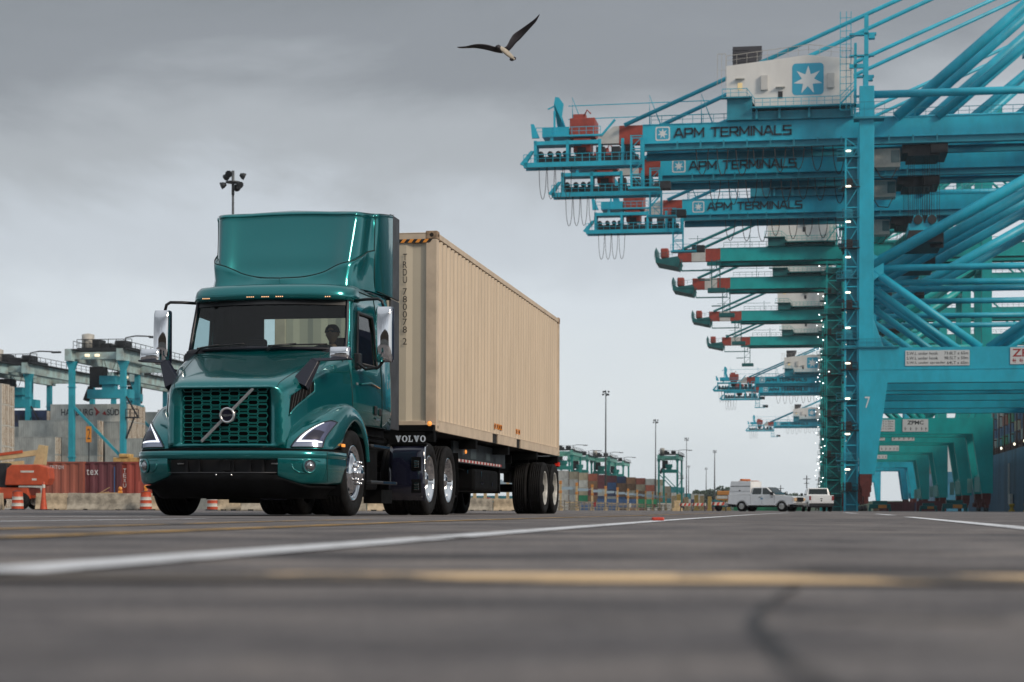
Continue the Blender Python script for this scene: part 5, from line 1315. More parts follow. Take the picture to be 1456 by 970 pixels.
# ---- boom lift
LR=mat('lift_orange',(.46,.075,.028),.45,var=.2,vs=2); CREAM=mat('boom_cream',(.52,.40,.22),.5,var=.2,vs=2)
t=thing('boom_lift','orange self propelled boom lift with cream boom folded, by the left edge','boom lift',ground_at(24,94),R(-6))
mb=MB(); mb.bbox(-2.0,.95,-.9,.9,.55,1.15,.06); mb.bbox(.95,2.1,-.5,.5,.6,.75,.03); ch_=mb.build('chassis',LR,t)
for x in (-1.45,.62):
    for y in (-1.05,1.05):
        mb=MB(); mb.lathe([(.22,-.2),(.40,-.18),(.44,-.12),(.44,.12),(.40,.18),(.22,.2)],(x,y,.44),'y',28); w_=mb.build('wheel',TYRE,t)
        mb=MB(); mb.lathe([(.22,-.19),(.20,-.12),(.10,-.14),(0,-.14)],(x,y,.44),'y',20); mb.build('wheel_rim',WRIM,w_)
mb=MB(); mb.prism([(-.25,1.25),(1.95,1.25),(2.1,1.6),(2.05,2.15),(1.5,2.32),(.1,2.3),(-.15,2.1)],'y',-1.05,-.15); mb.build('engine_hood',LR,t,bevel=.05)
mb=MB(); mb.prism([(-2.3,1.25),(-.95,1.25),(-.8,2.1),(-1.1,2.28),(-2.3,2.25)],'y',-1.05,-.15); mb.build('engine_hood',LR,t,bevel=.05)
mb=MB(); mb.bbox(-1.0,-.2,-.8,.8,1.1,2.4,.05); mb.bbox(-2.1,1.5,.0,.8,1.25,2.1,.08); mb.build('turntable',DARK,t)
mb=MB(); mb.beam((-4.2,-.1,2.25),(1.15,-.1,2.95),.28,.28); mb.prism([(.95,2.3),(1.25,3.35),(1.6,3.3),(1.5,2.3)],'y',-.25,.2); mb.beam((-1.6,-.1,2.2),(.4,-.1,2.35),.22,.35); bo_=mb.build('boom',CREAM,t)
mb=MB(); mb.beam((-4.2,-.26,2.42),(.4,-.26,3.0),.04,.14); mb.build('boom_stripe',LR,bo_)
mb=MB(); mb.box(.6,1.3,-1.06,-1.055,1.9,2.0); mb.box(-1.9,-1.5,-1.06,-1.055,1.7,1.85); mb.box(1.2,1.45,-1.06,-1.055,1.5,1.6); mb.build('hood_sticker',WB,t)
# ---- yard cranes on tyres
def rtg(loc,label,mats,H=22.5,WBs=7.8,SP=26,detail=True,group='rubber tyred yard cranes'):
    m1,mg=mats
    t=thing('yard_crane',label,'crane',loc,RZ,group)
    for x in (0,-WBs):
        for y in (0,SP):
            mb=MB(); mb.box(x-.36,x+.36,y-.42,y+.42,1.8,H-1.2); 
            if y==0: mb.prism([(x-.36,H-2.4),(x-.8,H-1.2),(x+.8,H-1.2),(x+.36,H-2.4)],'y',-.4,.4)
            mb.box(x-.48,x+.48,y-.53,y+.53,H*.33,H*.33+.12); mb.box(x-.48,x+.48,y-.53,y+.53,H*.78,H*.78+.12)
            l=mb.build('leg',m1,t)
            mb=MB(); mb.box(x-1.3,x+1.3,y-.5,y+.5,1.0,1.9)
            for q in (-1,1): mb.lathe([(0,-.3),(.75,-.3),(.8,0),(.75,.3),(0,.3)],(x+q*.95,y,.8),'y',18)
            mb.build('bogie',DARK,l)
    for x in (0,-WBs):
        mb=MB(); mb.box(x-.5,x+.5,-1.5,SP+1.5,H-1.2,H+.5); mb.build('girder',mg,t)
        mb=MB(); rail_mb(mb,[(x+.8,-1.5,H+.5),(x+.8,SP+1.5,H+.5)],1.1,2,.05); mb.box(x+.5,x+1.3,-1.5,SP+1.5,H+.35,H+.5); mb.build('railing',DARK,t)
    for y in (0,SP):
        mb=MB(); mb.box(-WBs,0,y-.4,y+.4,2.2,3.2); mb.build('sill_beam',m1,t)
        mb=MB(); mb.box(-WBs,0,y-.3,y+.3,H-.9,H+.1); mb.build('end_tie',mg,t)
        mb=MB(); mb.beam((-WBs+.2,y,H*.66),(-.2,y,H*.33),.35,.35); mb.build('brace',m1,t)
    tx=SP*.18
    mb=MB(); mb.box(-WBs-.3,.3,tx-2.2,tx+2.2,H+.55,H+1.0); mb.bbox(-WBs+1.8,-WBs+2.9,tx-1.5,tx+1.0,H+1,H+2.3,.1); mb.bbox(-2.6,-.9,tx-1.8,tx+1.2,H+1,H+2.1,.3); mb.box(-5,-3.4,tx-1,tx+1,H+1,H+1.7)
    rail_mb(mb,[(-WBs-.3,tx-2.2,H+1),(.3,tx-2.2,H+1)],1.2,1.2,.06); tr=mb.build('trolley',DARK,t)
    mb=MB(); mb.lathe([(0,0),(.9,0),(.9,2.0),(0,2.2)],(-WBs+1.0,tx-1.2,H+1.0),'z',16); mb.build('cable_tank',CABW,tr)
    mb=MB(); mb.bbox(-WBs+.9,-WBs+3.0,tx-.5,tx+1.5,H-4.6,H-1.6,.1); mb.tube([(-WBs+1,tx,H-4.6),(-WBs+.6,tx,H-5.5),(-WBs+.2,tx,H-6.6)],.5,8); mb.build('operator_cabin',DARK,t)
    mb=MB(); 
    for x in (-WBs/2-1.2,-WBs/2+1.2): mb.beam((x,tx,H),(x*1.0,tx,H-3.4),.06,.06); mb.beam((x,tx,H),(-WBs/2,tx,H-3.2),.06,.06)
    mb.build('hoist_rope',ROPE,t)
    mb=MB(); mb.bbox(-WBs/2-1.3,-WBs/2+1.3,tx-1,tx+1,H-4.3,H-3.0,.1); mb.box(-WBs+.8,-.5,tx-1.0,tx+1.0,H-6.3,H-5.0); mb.box(-WBs/2-1,-WBs/2+1,tx-.6,tx+.6,H-5,H-4.3); mb.build('spreader',mats[0],t)
    mb=MB(); mb.tube([(.2,-.4,H+.4),(.5,-.4,H+2.1),(2.0,-.4,H+2.35),(4.2,-.4,H+2.25)],.10,6); mb.bbox(4.0,5.6,-.6,-.2,H+2.0,H+2.3,.08); mb.build('lamp_arm',DARK,t)
    mb=MB(); mb.box(.45,2.4,-.3,.3,H*.58,H*.58+.2); mb.beam((.45,0,H*.72),(2.2,0,H*.58+.2),.2,.2); mb.beam((.45,0,H*.45),(1.6,0,H*.58),.2,.2); rail_mb(mb,[(.5,-.3,H*.58+.2),(2.4,-.3,H*.58+.2)],1.1,.6,.06); mb.build('leg_platform',DARK,t)
    if detail:
        for x in (-WBs+2.2,-WBs+3.7): mb=MB(); mb.bbox(x,x+.7,-.8,-.4,H-.6,H-.2,.1); mb.build('work_light',mat('dim_lamp',(.8,.7,.5),.3,emit=(1,.85,.6),es=.9),t)
    return t
PM=(mat('yard_crane_blue',(.02,.30,.40),.5,var=.2,vs=.5),PALE)
GM=(mat('yard_crane_green',(.005,.24,.22),.5,var=.15,vs=.5),mat('yard_crane_green_pale',(.12,.38,.33),.5,var=.2,vs=.5))
p=ground_at(175,262); r1=rtg(p,'blue rubber tyred yard crane rising behind the lettered container stack',PM)
p=ground_at(40,288); rtg(p,'blue rubber tyred yard crane left of the lettered stack, arm platform on its leg',PM)
p=ground_at(-62,272); rtg(p,'blue rubber tyred yard crane whose girder enters at the left edge',PM)
p=ground_at(192,320); rtg(p,'blue rubber tyred yard crane farther back, beside the truck mirror',PM,H=23.5,WBs=4)
p=ground_at(963,690); rtg(p,'lone green yard crane standing right of the container row',GM,H=20.6,WBs=7,SP=24,detail=False)
for px,D,lb in ((813,640,'green yard crane directly right of the trailer'),(835,700,'green yard crane second to the right of the trailer'),(866,720,'green yard crane behind the tall light mast'),(886,800,'green yard crane right of the tall light mast, the lower one')):
    p=ground_at(px,D); rtg(p,lb,GM,H=20.6 if D<750 else 21,WBs=7,SP=24,detail=False)
# ---- light masts
MST=mat('mast_steel',(.10,.11,.12),.5,.3,var=.2)
def mast(px,ytop,D,label,r=.28,heads=6):
    H=at(px,ytop,D).z; t=thing('light_mast',label,'light mast',ground_at(px,D),0,'tall light masts')
    mb=MB(); mb.tube([(0,0,0),(0,0,H*.5),(0,0,H-1)],[r*1.3,r*.95,r*.55],10); mb.bbox(-.5,.5,-.5,.5,0,.8,.1); mb.build('pole',MST,t)
    mb=MB(); mb.lathe([(.1,0),(.6,.0),(.62,.1),(.1,.15)],(0,0,H-1.0),'z',16); mb.tube([(0,0,H-2),(0,0,H)],.12,8); mb.build('lamp_ring',MST,t)
    for k in range(heads):
        a=2*PI*k/heads+.3; z=H-1.2 if k%2 else H-.35
        c_=Vector((.75*math.cos(a),.75*math.sin(a),z)); 
        mb=MB(); d=Vector((math.cos(a),math.sin(a),-.45)).normalized(); mb.tube([c_-d*.2,c_,c_+d*.25],[.12,.24,.30],10); mb.build('floodlight',DARK,t)
    return t
mast(330,243,150,'tall light mast rising behind the truck roof fairing',.16)
for px,yt,D,lb in ((861,555,503,'tallest light mast right of the trailer'),(932,596,663,'second tallest light mast, left of the lone green yard crane'),(976,622,830,'light mast directly right of the lone green yard crane'),(1016,640,1005,'light mast between the trees and the white pickup cap'),(1004,665,1350,'short far light mast before the trees'),(979,662,1300,'short far light mast right behind the lone yard crane')):
    mast(px,yt,D,lb,.24 if D<900 else .38)
# ---- far yard row
FC=[['white','white','pale','pale','white'],['tan','pale','grey','white','tan'],['grey','green','tan','pale','tan'],['navy','brown','maroon','brown','rust'],['blue','navy','grey','maroon','maroon'],['blue','grey','navy','blue','maroon'],['brown','blue','brown','brown','navy'],['orange','brown','tan','brown','orange'],['rust','brown','brown','tan','rust'],['grey','tan','grey','rust','grey'],['tan','brown','tan','pale','tan'],['grey','teal','tan','tan'],['tan','grey','pale','teal'],['grey','brown','grey','teal'],['tan','pale','teal'],['grey','navy','grey'],['brown','tan','grey']]
GF='containers in the far yard row behind the gate posts'
seen={}
for i,cols in enumerate(FC):
    D=600+17*i; px=808+ (13.6*i if i<10 else 13.6*10+ (i-10)*9.5); p=ground_at(px,D)-QS*12.19
    for k,c_ in enumerate(cols):
        lab=f'{c_} container, {["bottom","second","third","fourth","fifth"][k]} tier of far stack {i+1} right of the trailer'
        cont(c_,lab,(p.x,p.y,k*2.61),RZ,simple=True,door=CM[c_],group=GF)
for px,D,c_,lb in ((905,560,'blue','long blue container on the ground in the middle distance'),(934,566,'green','long green container right of the blue one on the ground'),(880,585,'blue','blue container left of the long blue one'),(1000,900,'navy','navy container in the low far row right of the lone yard crane'),(1025,910,'maroon','maroon container in the low far row'),(968,640,'white','white container under the lone green yard crane'),(738,330,'teal','teal container glimpsed under the trailer'),(716,335,'green','green container glimpsed under the trailer'),(700,345,'grey','grey container glimpsed under the trailer'),(1150,420,'green','dark green container behind the two pickups, right one'),(1118,424,'green','dark green container behind the two pickups, left one')):
    p=ground_at(px,D)-QS*12.19; cont(c_,lb,(p.x,p.y,.9 if px in (905,934) else (0 if D<800 else 0)),RZ,simple=True,door=CM[c_])
# ---- gate posts
POST=mat('post_cream',(.50,.38,.22),.6,var=.3,vs=3); PORG=mat('post_orange',(.50,.22,.06),.6); PANL=mat('panel_bluegrey',(.30,.40,.48),.4)
pos=[675,690,706,722,738,797,820,842,861,878,893,906,918,928,938,947]
for i,px in enumerate(pos):
    D=353*200/(1150-px); 
    t=thing('gate_post',f'cream gate post with orange head, number {i+1} from the left in the receding line' if i else 'cream gate post with orange head, first one seen under the trailer','gate post',ground_at(px,D),RZ,'cream gate posts in a receding line')
    mb=MB(); mb.box(-.12,.12,-.12,.12,0,3.1); mb.box(-.25,.25,-.2,.2,0,.5); mb.box(-1.3,.0,-.05,.05,.9,1.0); mb.build('post',POST,t)
    mb=MB(); mb.bbox(-.15,.15,-.15,.15,2.9,3.3,.03); mb.bbox(-.16,.16,-.16,.16,1.9,2.2,.03); mb.build('post_head',PORG,t)
    mb=MB(); mb.box(-1.9,-.5,-.1,.0,2.45,2.8); mb.beam((-.6,-.05,2.6),(0,-.05,2.75),.08,.08); mb.build('arm_panel',PANL,t)
    if i%3==1: mb=MB(); mb.box(.15,.5,-.2,-.15,.5,1.1); mb.build('small_sign',SRED if i%2 else WB,t)
YB=mat('bollard_yellow',(.55,.38,.12),.6,var=.2)
for i,(px,yt,D) in enumerate([(958,705,300),(965,703,302),(976,707,320),(990,704,330),(998,705,335),(1009,706,350),(1020,705,360),(1030,706,365),(963,712,180),(1036,707,370)]):
    z=at(px,yt,D).z; o=MB().bbox(-.35,.35,-.3,.3,0,z,.06).box(-.5,.5,-.4,.4,0,.3).build('gate_bollard',YB if i%2 else POST); o.location=ground_at(px,D); tag(o,f'yellow cream gate bollard, {["first","second","third","fourth","fifth","sixth","seventh","eighth","ninth","tenth"][i]} of ten left of the white pickup','bollard','gate bollards left of the white pickup')
# low guard fence along the yard edge
t=thing('guard_fence','low grey guard fence with rails running before the far container row','fence',(0,0,0)); mb=MB(); 
for a,b in zip([(640,140),(700,165),(795,196),(870,250),(945,340)],[(700,165),(795,196),(870,250),(945,340),(1035,600)]):
    A1=ground_at(*a);B1=ground_at(*b); n=12
    for z in (.35,.7,1.05): mb.beam(A1+Vector((0,0,z)),B1+Vector((0,0,z)),.05,.09)
    for k in range(n): p=A1+(B1-A1)*k/n; mb.box(p.x-.06,p.x+.06,p.y-.05,p.y+.05,0,1.15)
mb.build('fence_rails',mat('fence_grey',(.20,.19,.17),.7,var=.4,vs=1),t)
# striped barricades
for px,D,lb in ((1022,150,'small red and white barricade left of the white pickup'),(993,170,'red and white barricade in the middle distance'),(975,175,'red and white barricade left of the other one')):
    t=thing('barricade',lb,'barricade',ground_at(px,D)); mb=MB()
    for k in range(6): mb.add([(-.6+.2*k,-.03,.5),(-.4+.2*k,-.03,.5),(-.3+.2*k,-.03,.75),(-.5+.2*k,-.03,.75)],[(0,1,2,3)],k%2)
    mb.box(-.62,.72,-.02,.02,.49,.76,1); mb.build('striped_board',[mat('barricade_red',(.5,.06,.04),.5),WB],t); mb=MB(); mb.beam((-.5,-.2,0),(-.45,0,.9),.05,.05); mb.beam((-.5,.2,0),(-.45,0,.9),.05,.05); mb.beam((.6,-.2,0),(.55,0,.9),.05,.05); mb.beam((.6,.2,0),(.55,0,.9),.05,.05); mb.build('barricade_legs',DARK,t)
# ------------------------------------------------ pickups
PW=mat('pickup_white',(.80,.82,.84),.3,0,.6,var=.06,vs=3); PGL=mat('pickup_glass',(.02,.028,.03),.05,coat=.5); TAIL=mat('tail_red',(.25,.02,.02),.3)
def pickup(name,label,loc,rz,cap,scale=1):
    t=thing(name,label,'pickup truck',loc,rz); t.scale=(scale,)*3
    def arc(cx,r,n=10): return [(cx+r*math.cos(PI-PI*k/n),.42+r*math.sin(PI-PI*k/n)) for k in range(n+1)]
    poly=[(0,.60)]+[(.72,.55)]+arc(1.22,.50)+[(1.75,.50),(4.2,.50)]+arc(4.75,.50)+[(5.3,.55),(5.75,.60),(5.82,.85),(5.80,1.10),(5.6,1.20),(4.15,1.30),(2.0,1.34),(2.0,1.30),(0,1.32)]
    bm_=bmesh.new(); f=bm_.faces.new([bm_.verts.new((x,0,z)) for x,z in poly]); r_=bmesh.ops.triangulate(bm_,faces=[f]); bm_.verts.index_update(); fs=[[v.index for v in f.verts] for f in bm_.faces]; bm_.free()
    n=len(poly); mb=MB(); rows_=[]
    for y,sx_ in ((-1.0,.0),(-.93,.03),(.93,.03),(1.0,.0)):
        pass
    mb.add([(x,-.985,z) for x,z in poly]+[(x,.985,z) for x,z in poly],fs+[[n+i for i in reversed(f)] for f in fs]+[(i,(i+1)%n,n+(i+1)%n,n+i) for i in range(n)])
    body=mb.build('body',PW,t,bevel=.03)
    mb=MB(); # cab greenhouse
    lo=[(2.02,-.95,1.33),(4.15,-.95,1.29),(4.15,.95,1.29),(2.02,.95,1.33)]; hi=[(2.12,-.80,1.93),(3.35,-.80,1.94),(3.35,.80,1.94),(2.12,.80,1.93)]
    mb.add(lo+hi,[(0,1,5,4),(1,2,6,5),(2,3,7,6),(3,0,4,7),(4,5,6,7)]); cb=mb.build('cab',PW,t,bevel=.05)
    def quad(a,b,c,d,off): 
        n_=(Vector(b)-Vector(a)).cross(Vector(d)-Vector(a)).normalized()*off; return [tuple(Vector(p)+n_) for p in (a,b,c,d)]
    for sy in (-1,1):
        for x0,x1,xt0,xt1 in ((2.12,2.95,2.2,2.92),(3.05,3.95,3.02,3.36)):
            a=(x0,sy*.945,1.36);b=(x1,sy*.945,1.36);c=(xt1,sy*.825,1.86);d=(xt0,sy*.825,1.86)
            mb=MB(); mb.add([(p[0],p[1]+sy*.014,p[2]) for p in (a,b,c,d)],[(0,1,2,3)]); mb.build('side_window',PGL,cb)
        mb=MB()
        for x in (2.0,3.0,4.1): mb.box(x,x+.012,sy*.986,sy*.988,.6,1.3)
        mb.build('door_seam',GREYP,cb)
        for x in (2.75,3.8): mb=MB(); mb.bbox(x,x+.16,sy*.985,sy*1.01,1.12,1.16,.01); mb.build('door_handle',BLK,cb)
        mb=MB(); mb.bbox(3.85,4.02,sy*1.0,sy*1.2,1.32,1.52,.03); mb.build('door_mirror',BLK,cb)
    mb=MB(); mb.add([(4.13,-.86,1.33),(4.13,.86,1.33),(3.40,.74,1.90),(3.40,-.74,1.90)],[(0,1,2,3)]); mb.v=[(x+.03,y,z+.02) for x,y,z in mb.v]; mb.build('windscreen',PGL,cb)
    mb=MB(); mb.add([(2.03,-.78,1.42),(2.03,.78,1.42),(2.10,.72,1.86),(2.10,-.72,1.86)],[(0,1,2,3)]); mb.v=[(x-.015,y,z) for x,y,z in mb.v]; mb.build('rear_screen',PGL,cb)
    # front
    mb=MB(); mb.box(5.80,5.885,-.56,.56,.78,1.12); mb.build('grille',BLK,t)
    mb=MB(); mb.bbox(5.72,5.98,-.98,.98,.52,.70,.04); mb.build('front_bumper',mat('bumper_steel',(.42,.43,.44),.3,.6),t)
    mb=MB(); mb.box(5.6,5.75,-.9,.9,.36,.50); mb.box(.1,5.4,-.6,.6,.35,.55); mb.build('underbody',DARK,t)
    for sy in (-1,1):
        mb=MB(); mb.bbox(5.70,5.86,sy*.58,sy*.97,.86,1.06,.03); h_=mb.build('headlight',mat('pickup_headlight',(.45,.30,.18),.2,emit=(1,.7,.4),es=.12),t)
        mb=MB(); mb.bbox(-.02,.02,sy*.84,sy*.99,.92,1.26,.01); mb.build('tail_light',TAIL,t)
    mb=MB(); mb.bbox(-.28,-.02,-.97,.97,.40,.68,.03); rbp=mb.build('rear_bumper',DARK if not cap else mat('bumper_steel',(.42,.43,.44),.3,.6),t)
    mb=MB(); mb.box(-.012,-.004,-.8,.8,.72,1.26); mb.bbox(-.03,-.01,-.12,.12,1.02,1.09,.008); mb.build('tailgate',PW,t)
    mb=MB(); mb.box(-.035,-.032,-.09,.09,1.02,1.08); mb.lathe([(0,0),(.06,0)],(-.02,0,.88),'x',12); mb.build('gate_handle',BLK,t)
    for x in (1.22,4.75):
        for sy in (-1,1):
            mb=MB(); mb.lathe([(.24,-.13),(.39,-.13),(.43,-.08),(.43,.08),(.39,.13),(.24,.13)],(x,sy*.86,.43),'y',24); w=mb.build('wheel',TYRE,t)
            mb=MB(); mb.lathe([(.25,sy*.12),(.23,sy*.08),(.12,sy*.12),(.0,sy*.13)],(x,sy*.86,.43),'y',20); mb.build('wheel_rim',WRIM,w)
            mb=MB(); mb.lathe([(.5,-.02),(0,-.02)],(x,sy*.80,.42),'y',20); mb.build('arch_liner',DARK,w)
    if cap:
        mb=MB(); mb.prism([(.05,1.32),(2.0,1.34),(2.0,2.40),(.22,2.42)],'y',-.93,.93); c_=mb.build('bed_cap',PW,t,bevel=.03)
        mb=MB(); mb.box(.2,1.95,-.94,-.934,1.98,2.03); mb.box(.16,1.95,-.94,-.934,1.60,1.615) ; mb.box(.95,1.1,-.945,-.935,1.6,1.7); mb.build('cap_shutter',GREYP,c_)
        mb=MB(); mb.bbox(.7,2.0,-.55,.55,2.42,2.46,.02); mb.bbox(.9,1.15,-.7,.7,2.46,2.60,.04); mb.build('light_bar',mat('bar_amber',(.5,.16,.05),.3),c_)
        mb=MB(); mb.box(2.9,3.1,-.99,-.987,.95,1.10); mb.build('door_decal',mat('decal_blue',(.2,.35,.5),.5),t)
    return t
a=R(-35); p=ground_at(1088,142); f_=Vector((math.cos(a),math.sin(a),0)); pickup('pickup_truck','white crew cab pickup with tall white bed cap and amber roof bar, facing right',p-f_*2.75,a,True,.98)
a=R(88); p=ground_at(1168,147); pickup('pickup_truck','white pickup with open bed seen from behind, parked beside the crane tower',p,a,False,1.0)
# teal trailer hitch thing behind the pickup
t=thing('towed_lamp_trailer','small teal towed trailer with orange and white boards behind the capped pickup','trailer',ground_at(1029,152),R(-20))
mb=MB(); mb.prism([(-.9,.35),(.2,.35),(1.1,.5),(1.2,.62),(.2,.7),(-.6,1.0),(-.9,.9)],'y',-.5,.5); mb.build('trailer_body',mat('trailer_teal',(.02,.16,.18),.5),t,bevel=.02)
mb=MB(); mb.bbox(-.5,.6,-.3,.3,1.35,1.7,.05); mb.bbox(-.6,.5,-.3,.3,.9,1.05,.05); mb.build('orange_board',PORG,t)
mb=MB(); mb.box(-.5,.5,-.32,-.2,1.05,1.3); mb.build('white_board',WB,t)
mb=MB(); mb.lathe([(0,-.1),(.3,-.1),(.3,.1),(0,.1)],(-.3,-.5,.3),'y',16); mb.build('wheel',TYRE,t)
# ------------------------------------------------ ships
def hull(name,label,D0,D1,xh,H,col,flare=True,band=True):
    t=thing(name,label,'ship',cpos(D0),-QB)
    L=(D1-D0)/math.cos(QB); Bm=38
    mb=MB(); g=[]
    n=44
    for i in range(n+1):
        y=L*i/n; tt=max(0,(y-(L-70))/70); row_=[]
        for z in (-1,1,4,8,12,H,H+(3 if tt>.2 else 0)):
            k=max(0,min(1,(z+1)/(H+1))); inset=tt**2*19*(1-.0)+ tt**1.3*9*(1-k)
            row_.append((xh+min(19,inset),y,z))
        g.append(row_)
    mb.grid(g); g2=[[(2*(xh+19)-x,y,z) for x,y,z in r_] for r_ in g]; mb.grid(g2)
    mb.add([g[0][0],g[0][-2],g2[0][-2],g2[0][0]],[(0,1,2,3)])
    for i in range(n): mb.add([g[i][5],g[i+1][5],g2[i+1][5],g2[i][5]],[(0,1,2,3)])
    mb.build('hull',col,t); return t,L
HB=mat('hull_blue',(.006,.065,.135),.6,var=.4,vs=.22,stretch=(1,1,.25)); HB2=mat('hull_light_blue',(.06,.25,.40),.5,var=.3,vs=.15)
XH=43.0; HH=15.9
SH=(330-70)/math.cos(QB)
s1,L1=hull('container_ship','dark blue container ship moored beyond the crane legs at the right edge',70,672,XH,HH,HB)  # hull carried toward the camera, out of view, to darken the truck side's reflection
mb=MB(); mb.add([(XH-.05,SH+60,6.9),(XH-.05,SH+118,6.0),(XH-.05,SH+118,8.0)],[(0,1,2)]); mb.build('faded_mark',mat('mark_red',(.16,.055,.07),.6),s1,recalc=False)
mb=MB(); mb.box(XH-.6,XH-.2,SH+150,SH+150.5,2,12.5); mb.box(XH-.9,XH-.2,SH+143,SH+146,1.5,4.5); mb.build('draught_marker',CWH,s1)
LB=mat('lashing_brown',(.10,.05,.04),.7,var=.4,vs=.8)
for i in range(17):
    y=SH+95+14.6*i; mb=MB()
    for z in (17,20,23,26): mb.box(XH+.4,XH+18,y-.9,y-.3,z,z+.3)
    for x in (3,8): mb.box(XH+x,XH+x+.3,y-.9,y-.6,HH,29)
    mb.box(XH+.1,XH+.4,y-.8,y-.4,HH,29); mb.build('lashing_bridge',LB,s1)
mb=MB(); 
for k in range(110): mb.box(XH+.02,XH+.12,5+5.3*k,5.12+5.3*k,HH,HH+2.4)
mb.box(XH+.02,XH+.12,2,580,HH+1.1,HH+1.2); mb.box(XH+1.2,XH+20,2,560,HH,HH+2.2); mb.build('deck_edge',LB,s1)
for k,y in enumerate((100,118,140,172)): mb=MB(); mb.bbox(XH-.3,XH+.1,SH+y,SH+y+.6,HH+.9,HH+1.5,.1); mb.build('deck_lamp',LITE,s1)
mb=MB()
for k in range(23): mb.box(XH+1.2,XH+30,8+14.6*k,20.4+14.6*k,HH+2.2,HH+9+2.6*(k%3))
mb.build('added_cargo',CM['navy'],s1)  # unseen deck cargo, added so the truck side mirrors something dark
random.seed(11); n=0
SCOL=['blue','grey','green','navy','pale','blue','maroon','rust','teal','tan','navy','blue']
o0=cpos(330)
for i in range(16):
    for k in range(4):
        y=95+14.6*i+.1; c_=SCOL[(i*5+k*3+random.randint(0,3))%12]
        loc=o0+QS*(XH+1.0+2.44)+QD*y+Vector((0,0,HH+2.25+2.62*k))
        n+=1; cont(c_,f'{c_} container aboard the blue ship, bay {i+1} from the right, tier {k+1} up',loc,RZ+R(90),simple=True,door=CM[c_],group='containers aboard the moored ship')
s2,L2=hull('container_ship','light blue ship moored beyond the far crane legs, behind the dark blue one',700,960,XH-3,15,HB2)
mb=MB(); mb.box(XH,XH+30,20,40,15,34); mb.build('deckhouse',HW,s2)
for i in range(8):
    mb=MB(); mb.box(XH-1,XH+28,55+14*i,66+14*i,15,23+3*(i%2)); mb.build('cargo_block',[CM['maroon'],CM['brown'],CM['grey']][i%3],s2)
# quay bollards, spreaders on the ground, containers by the legs
for i,(D,off) in enumerate(((395,37.5),(425,37.6),(350,40.5))):
    p=cpos(D)+QS*off; o=MB().lathe([(0,0),(.75,0),(.7,.25),(.42,.5),(.40,1.1),(.65,1.4),(.6,1.75),(0,1.85)],(0,0,0),'z',20).build('mooring_bollard',mat('bollard_paint',(.50,.34,.04),.6,var=.3)); o.location=p; tag(o,'yellow mooring bollard on the quay edge, '+['nearest the crane legs','the middle of three','nearest the right photo edge'][i],'bollard','yellow bollards on the quay edge')
for i,(px,D) in enumerate(((1357,300),(1251,330),(1320,420))):
    t=thing('parked_spreader','green lifting spreader with orange plate parked on the quay, '+['below the green legs','beside the red bogie','the farthest'][i],'spreader',ground_at(px,D),RZ,'parked spreaders')
    mb=MB(); mb.bbox(-1.9,1.9,-1,1,.5,1.3,.1); mb.box(-1.3,1.3,-.8,.8,1.3,1.9); mb.box(-2,-1.6,-1,1,0,.7); mb.box(1.6,2,-1,1,0,.7); mb.build('spreader_frame',GRND,t); mb=MB(); mb.box(-.3,1.2,-1.06,-1.01,.55,1.15); mb.build('orange_plate',PORG,t)
for i,(px,D,c_) in enumerate(((1300,520,'maroon'),(1322,540,'navy'),(1345,560,'rust'),(1282,500,'maroon'),(1268,600,'brown'),(1338,455,'maroon'))):
    p=ground_at(px,D)-QS*6; cont(c_,f'{c_} container set down between the crane legs, {["first","second","third","fourth","fifth","sixth"][i]} of a scattered six',(p.x,p.y,0),RZ,L=6.06,simple=True,door=CM[c_],group='containers between the crane legs')
# ------------------------------------------------ trees and poles far behind
LEAF=mat('foliage',(.045,.075,.055),.8,var=.5,vs=.25); BARK=mat('bark',(.05,.04,.03),.9)
def crown_mb(w,h,seed,n=900,ls=.5):
    random.seed(seed); mb=MB(); cl=[(random.uniform(-.6,.6)*w/2,random.uniform(-.5,.5)*w/2,random.uniform(.35,.82)*h,random.uniform(.22,.42)*w/2*1.2) for _ in range(9)]
    for _ in range(n):
        c_=random.choice(cl); a=random.uniform(0,2*PI); e=math.asin(random.uniform(-1,1)); r_=c_[3]*random.uniform(.55,1.05)
        p=Vector((c_[0]+r_*math.cos(a)*math.cos(e),c_[1]+r_*math.sin(a)*math.cos(e),c_[2]+r_*math.sin(e)*.8)); u=Vector((random.gauss(0,1),random.gauss(0,1),random.gauss(0,1))).normalized(); v=u.orthogonal().normalized()
        s_=ls*random.uniform(.6,1.5); mb.add([p-u*s_-v*s_*.6,p+u*s_-v*s_*.6,p+u*s_*.7+v*s_,p-u*s_*.7+v*s_],[(0,1,2,3)])
    return mb
def tree_(loc,w,h,seed,label,group='trees on the far shore'):
    t=thing('tree',label,'tree',loc,0,group); crown_mb(w,h,seed,ls=.45*w/12).build('crown',LEAF,t,recalc=False)
    mb=MB(); mb.tube([(0,0,0),(0,0,h*.35),(.4,0,h*.7)],[.45,.32,.12],7)
    for k in range(4): a=k*1.6; mb.tube([(0,0,h*.3+k*.5),(w*.22*math.cos(a),w*.22*math.sin(a),h*.6)],[.2,.06],5)
    mb.build('trunk',BARK,t)
random.seed(5)
TP=[(994,1150,13,13.5),(1001,1180,16,15),(1008,1160,15,14),(1016,1190,15,12.5),(1023,1150,14,13),(1030,1180,17,16),(1038,1170,15,15),(1046,1150,16,14),(1055,1190,15,12),(1066,1170,17,13),(1078,1200,16,11),(1092,1160,18,12),(1106,1180,17,11.5),(1120,1170,18,10.5),(1134,1190,18,10),(1148,1160,18,9.5),(1160,1180,17,10),(984,1200,12,8),(960,1220,14,7.5)]
TP.sort()
for i,(px,D,w,h) in enumerate(TP): tree_(ground_at(px,D),w,h,i+20,f'hazy grey green tree in the far shore line, number {i+1} from its left end')
mb=MB(); g=[]
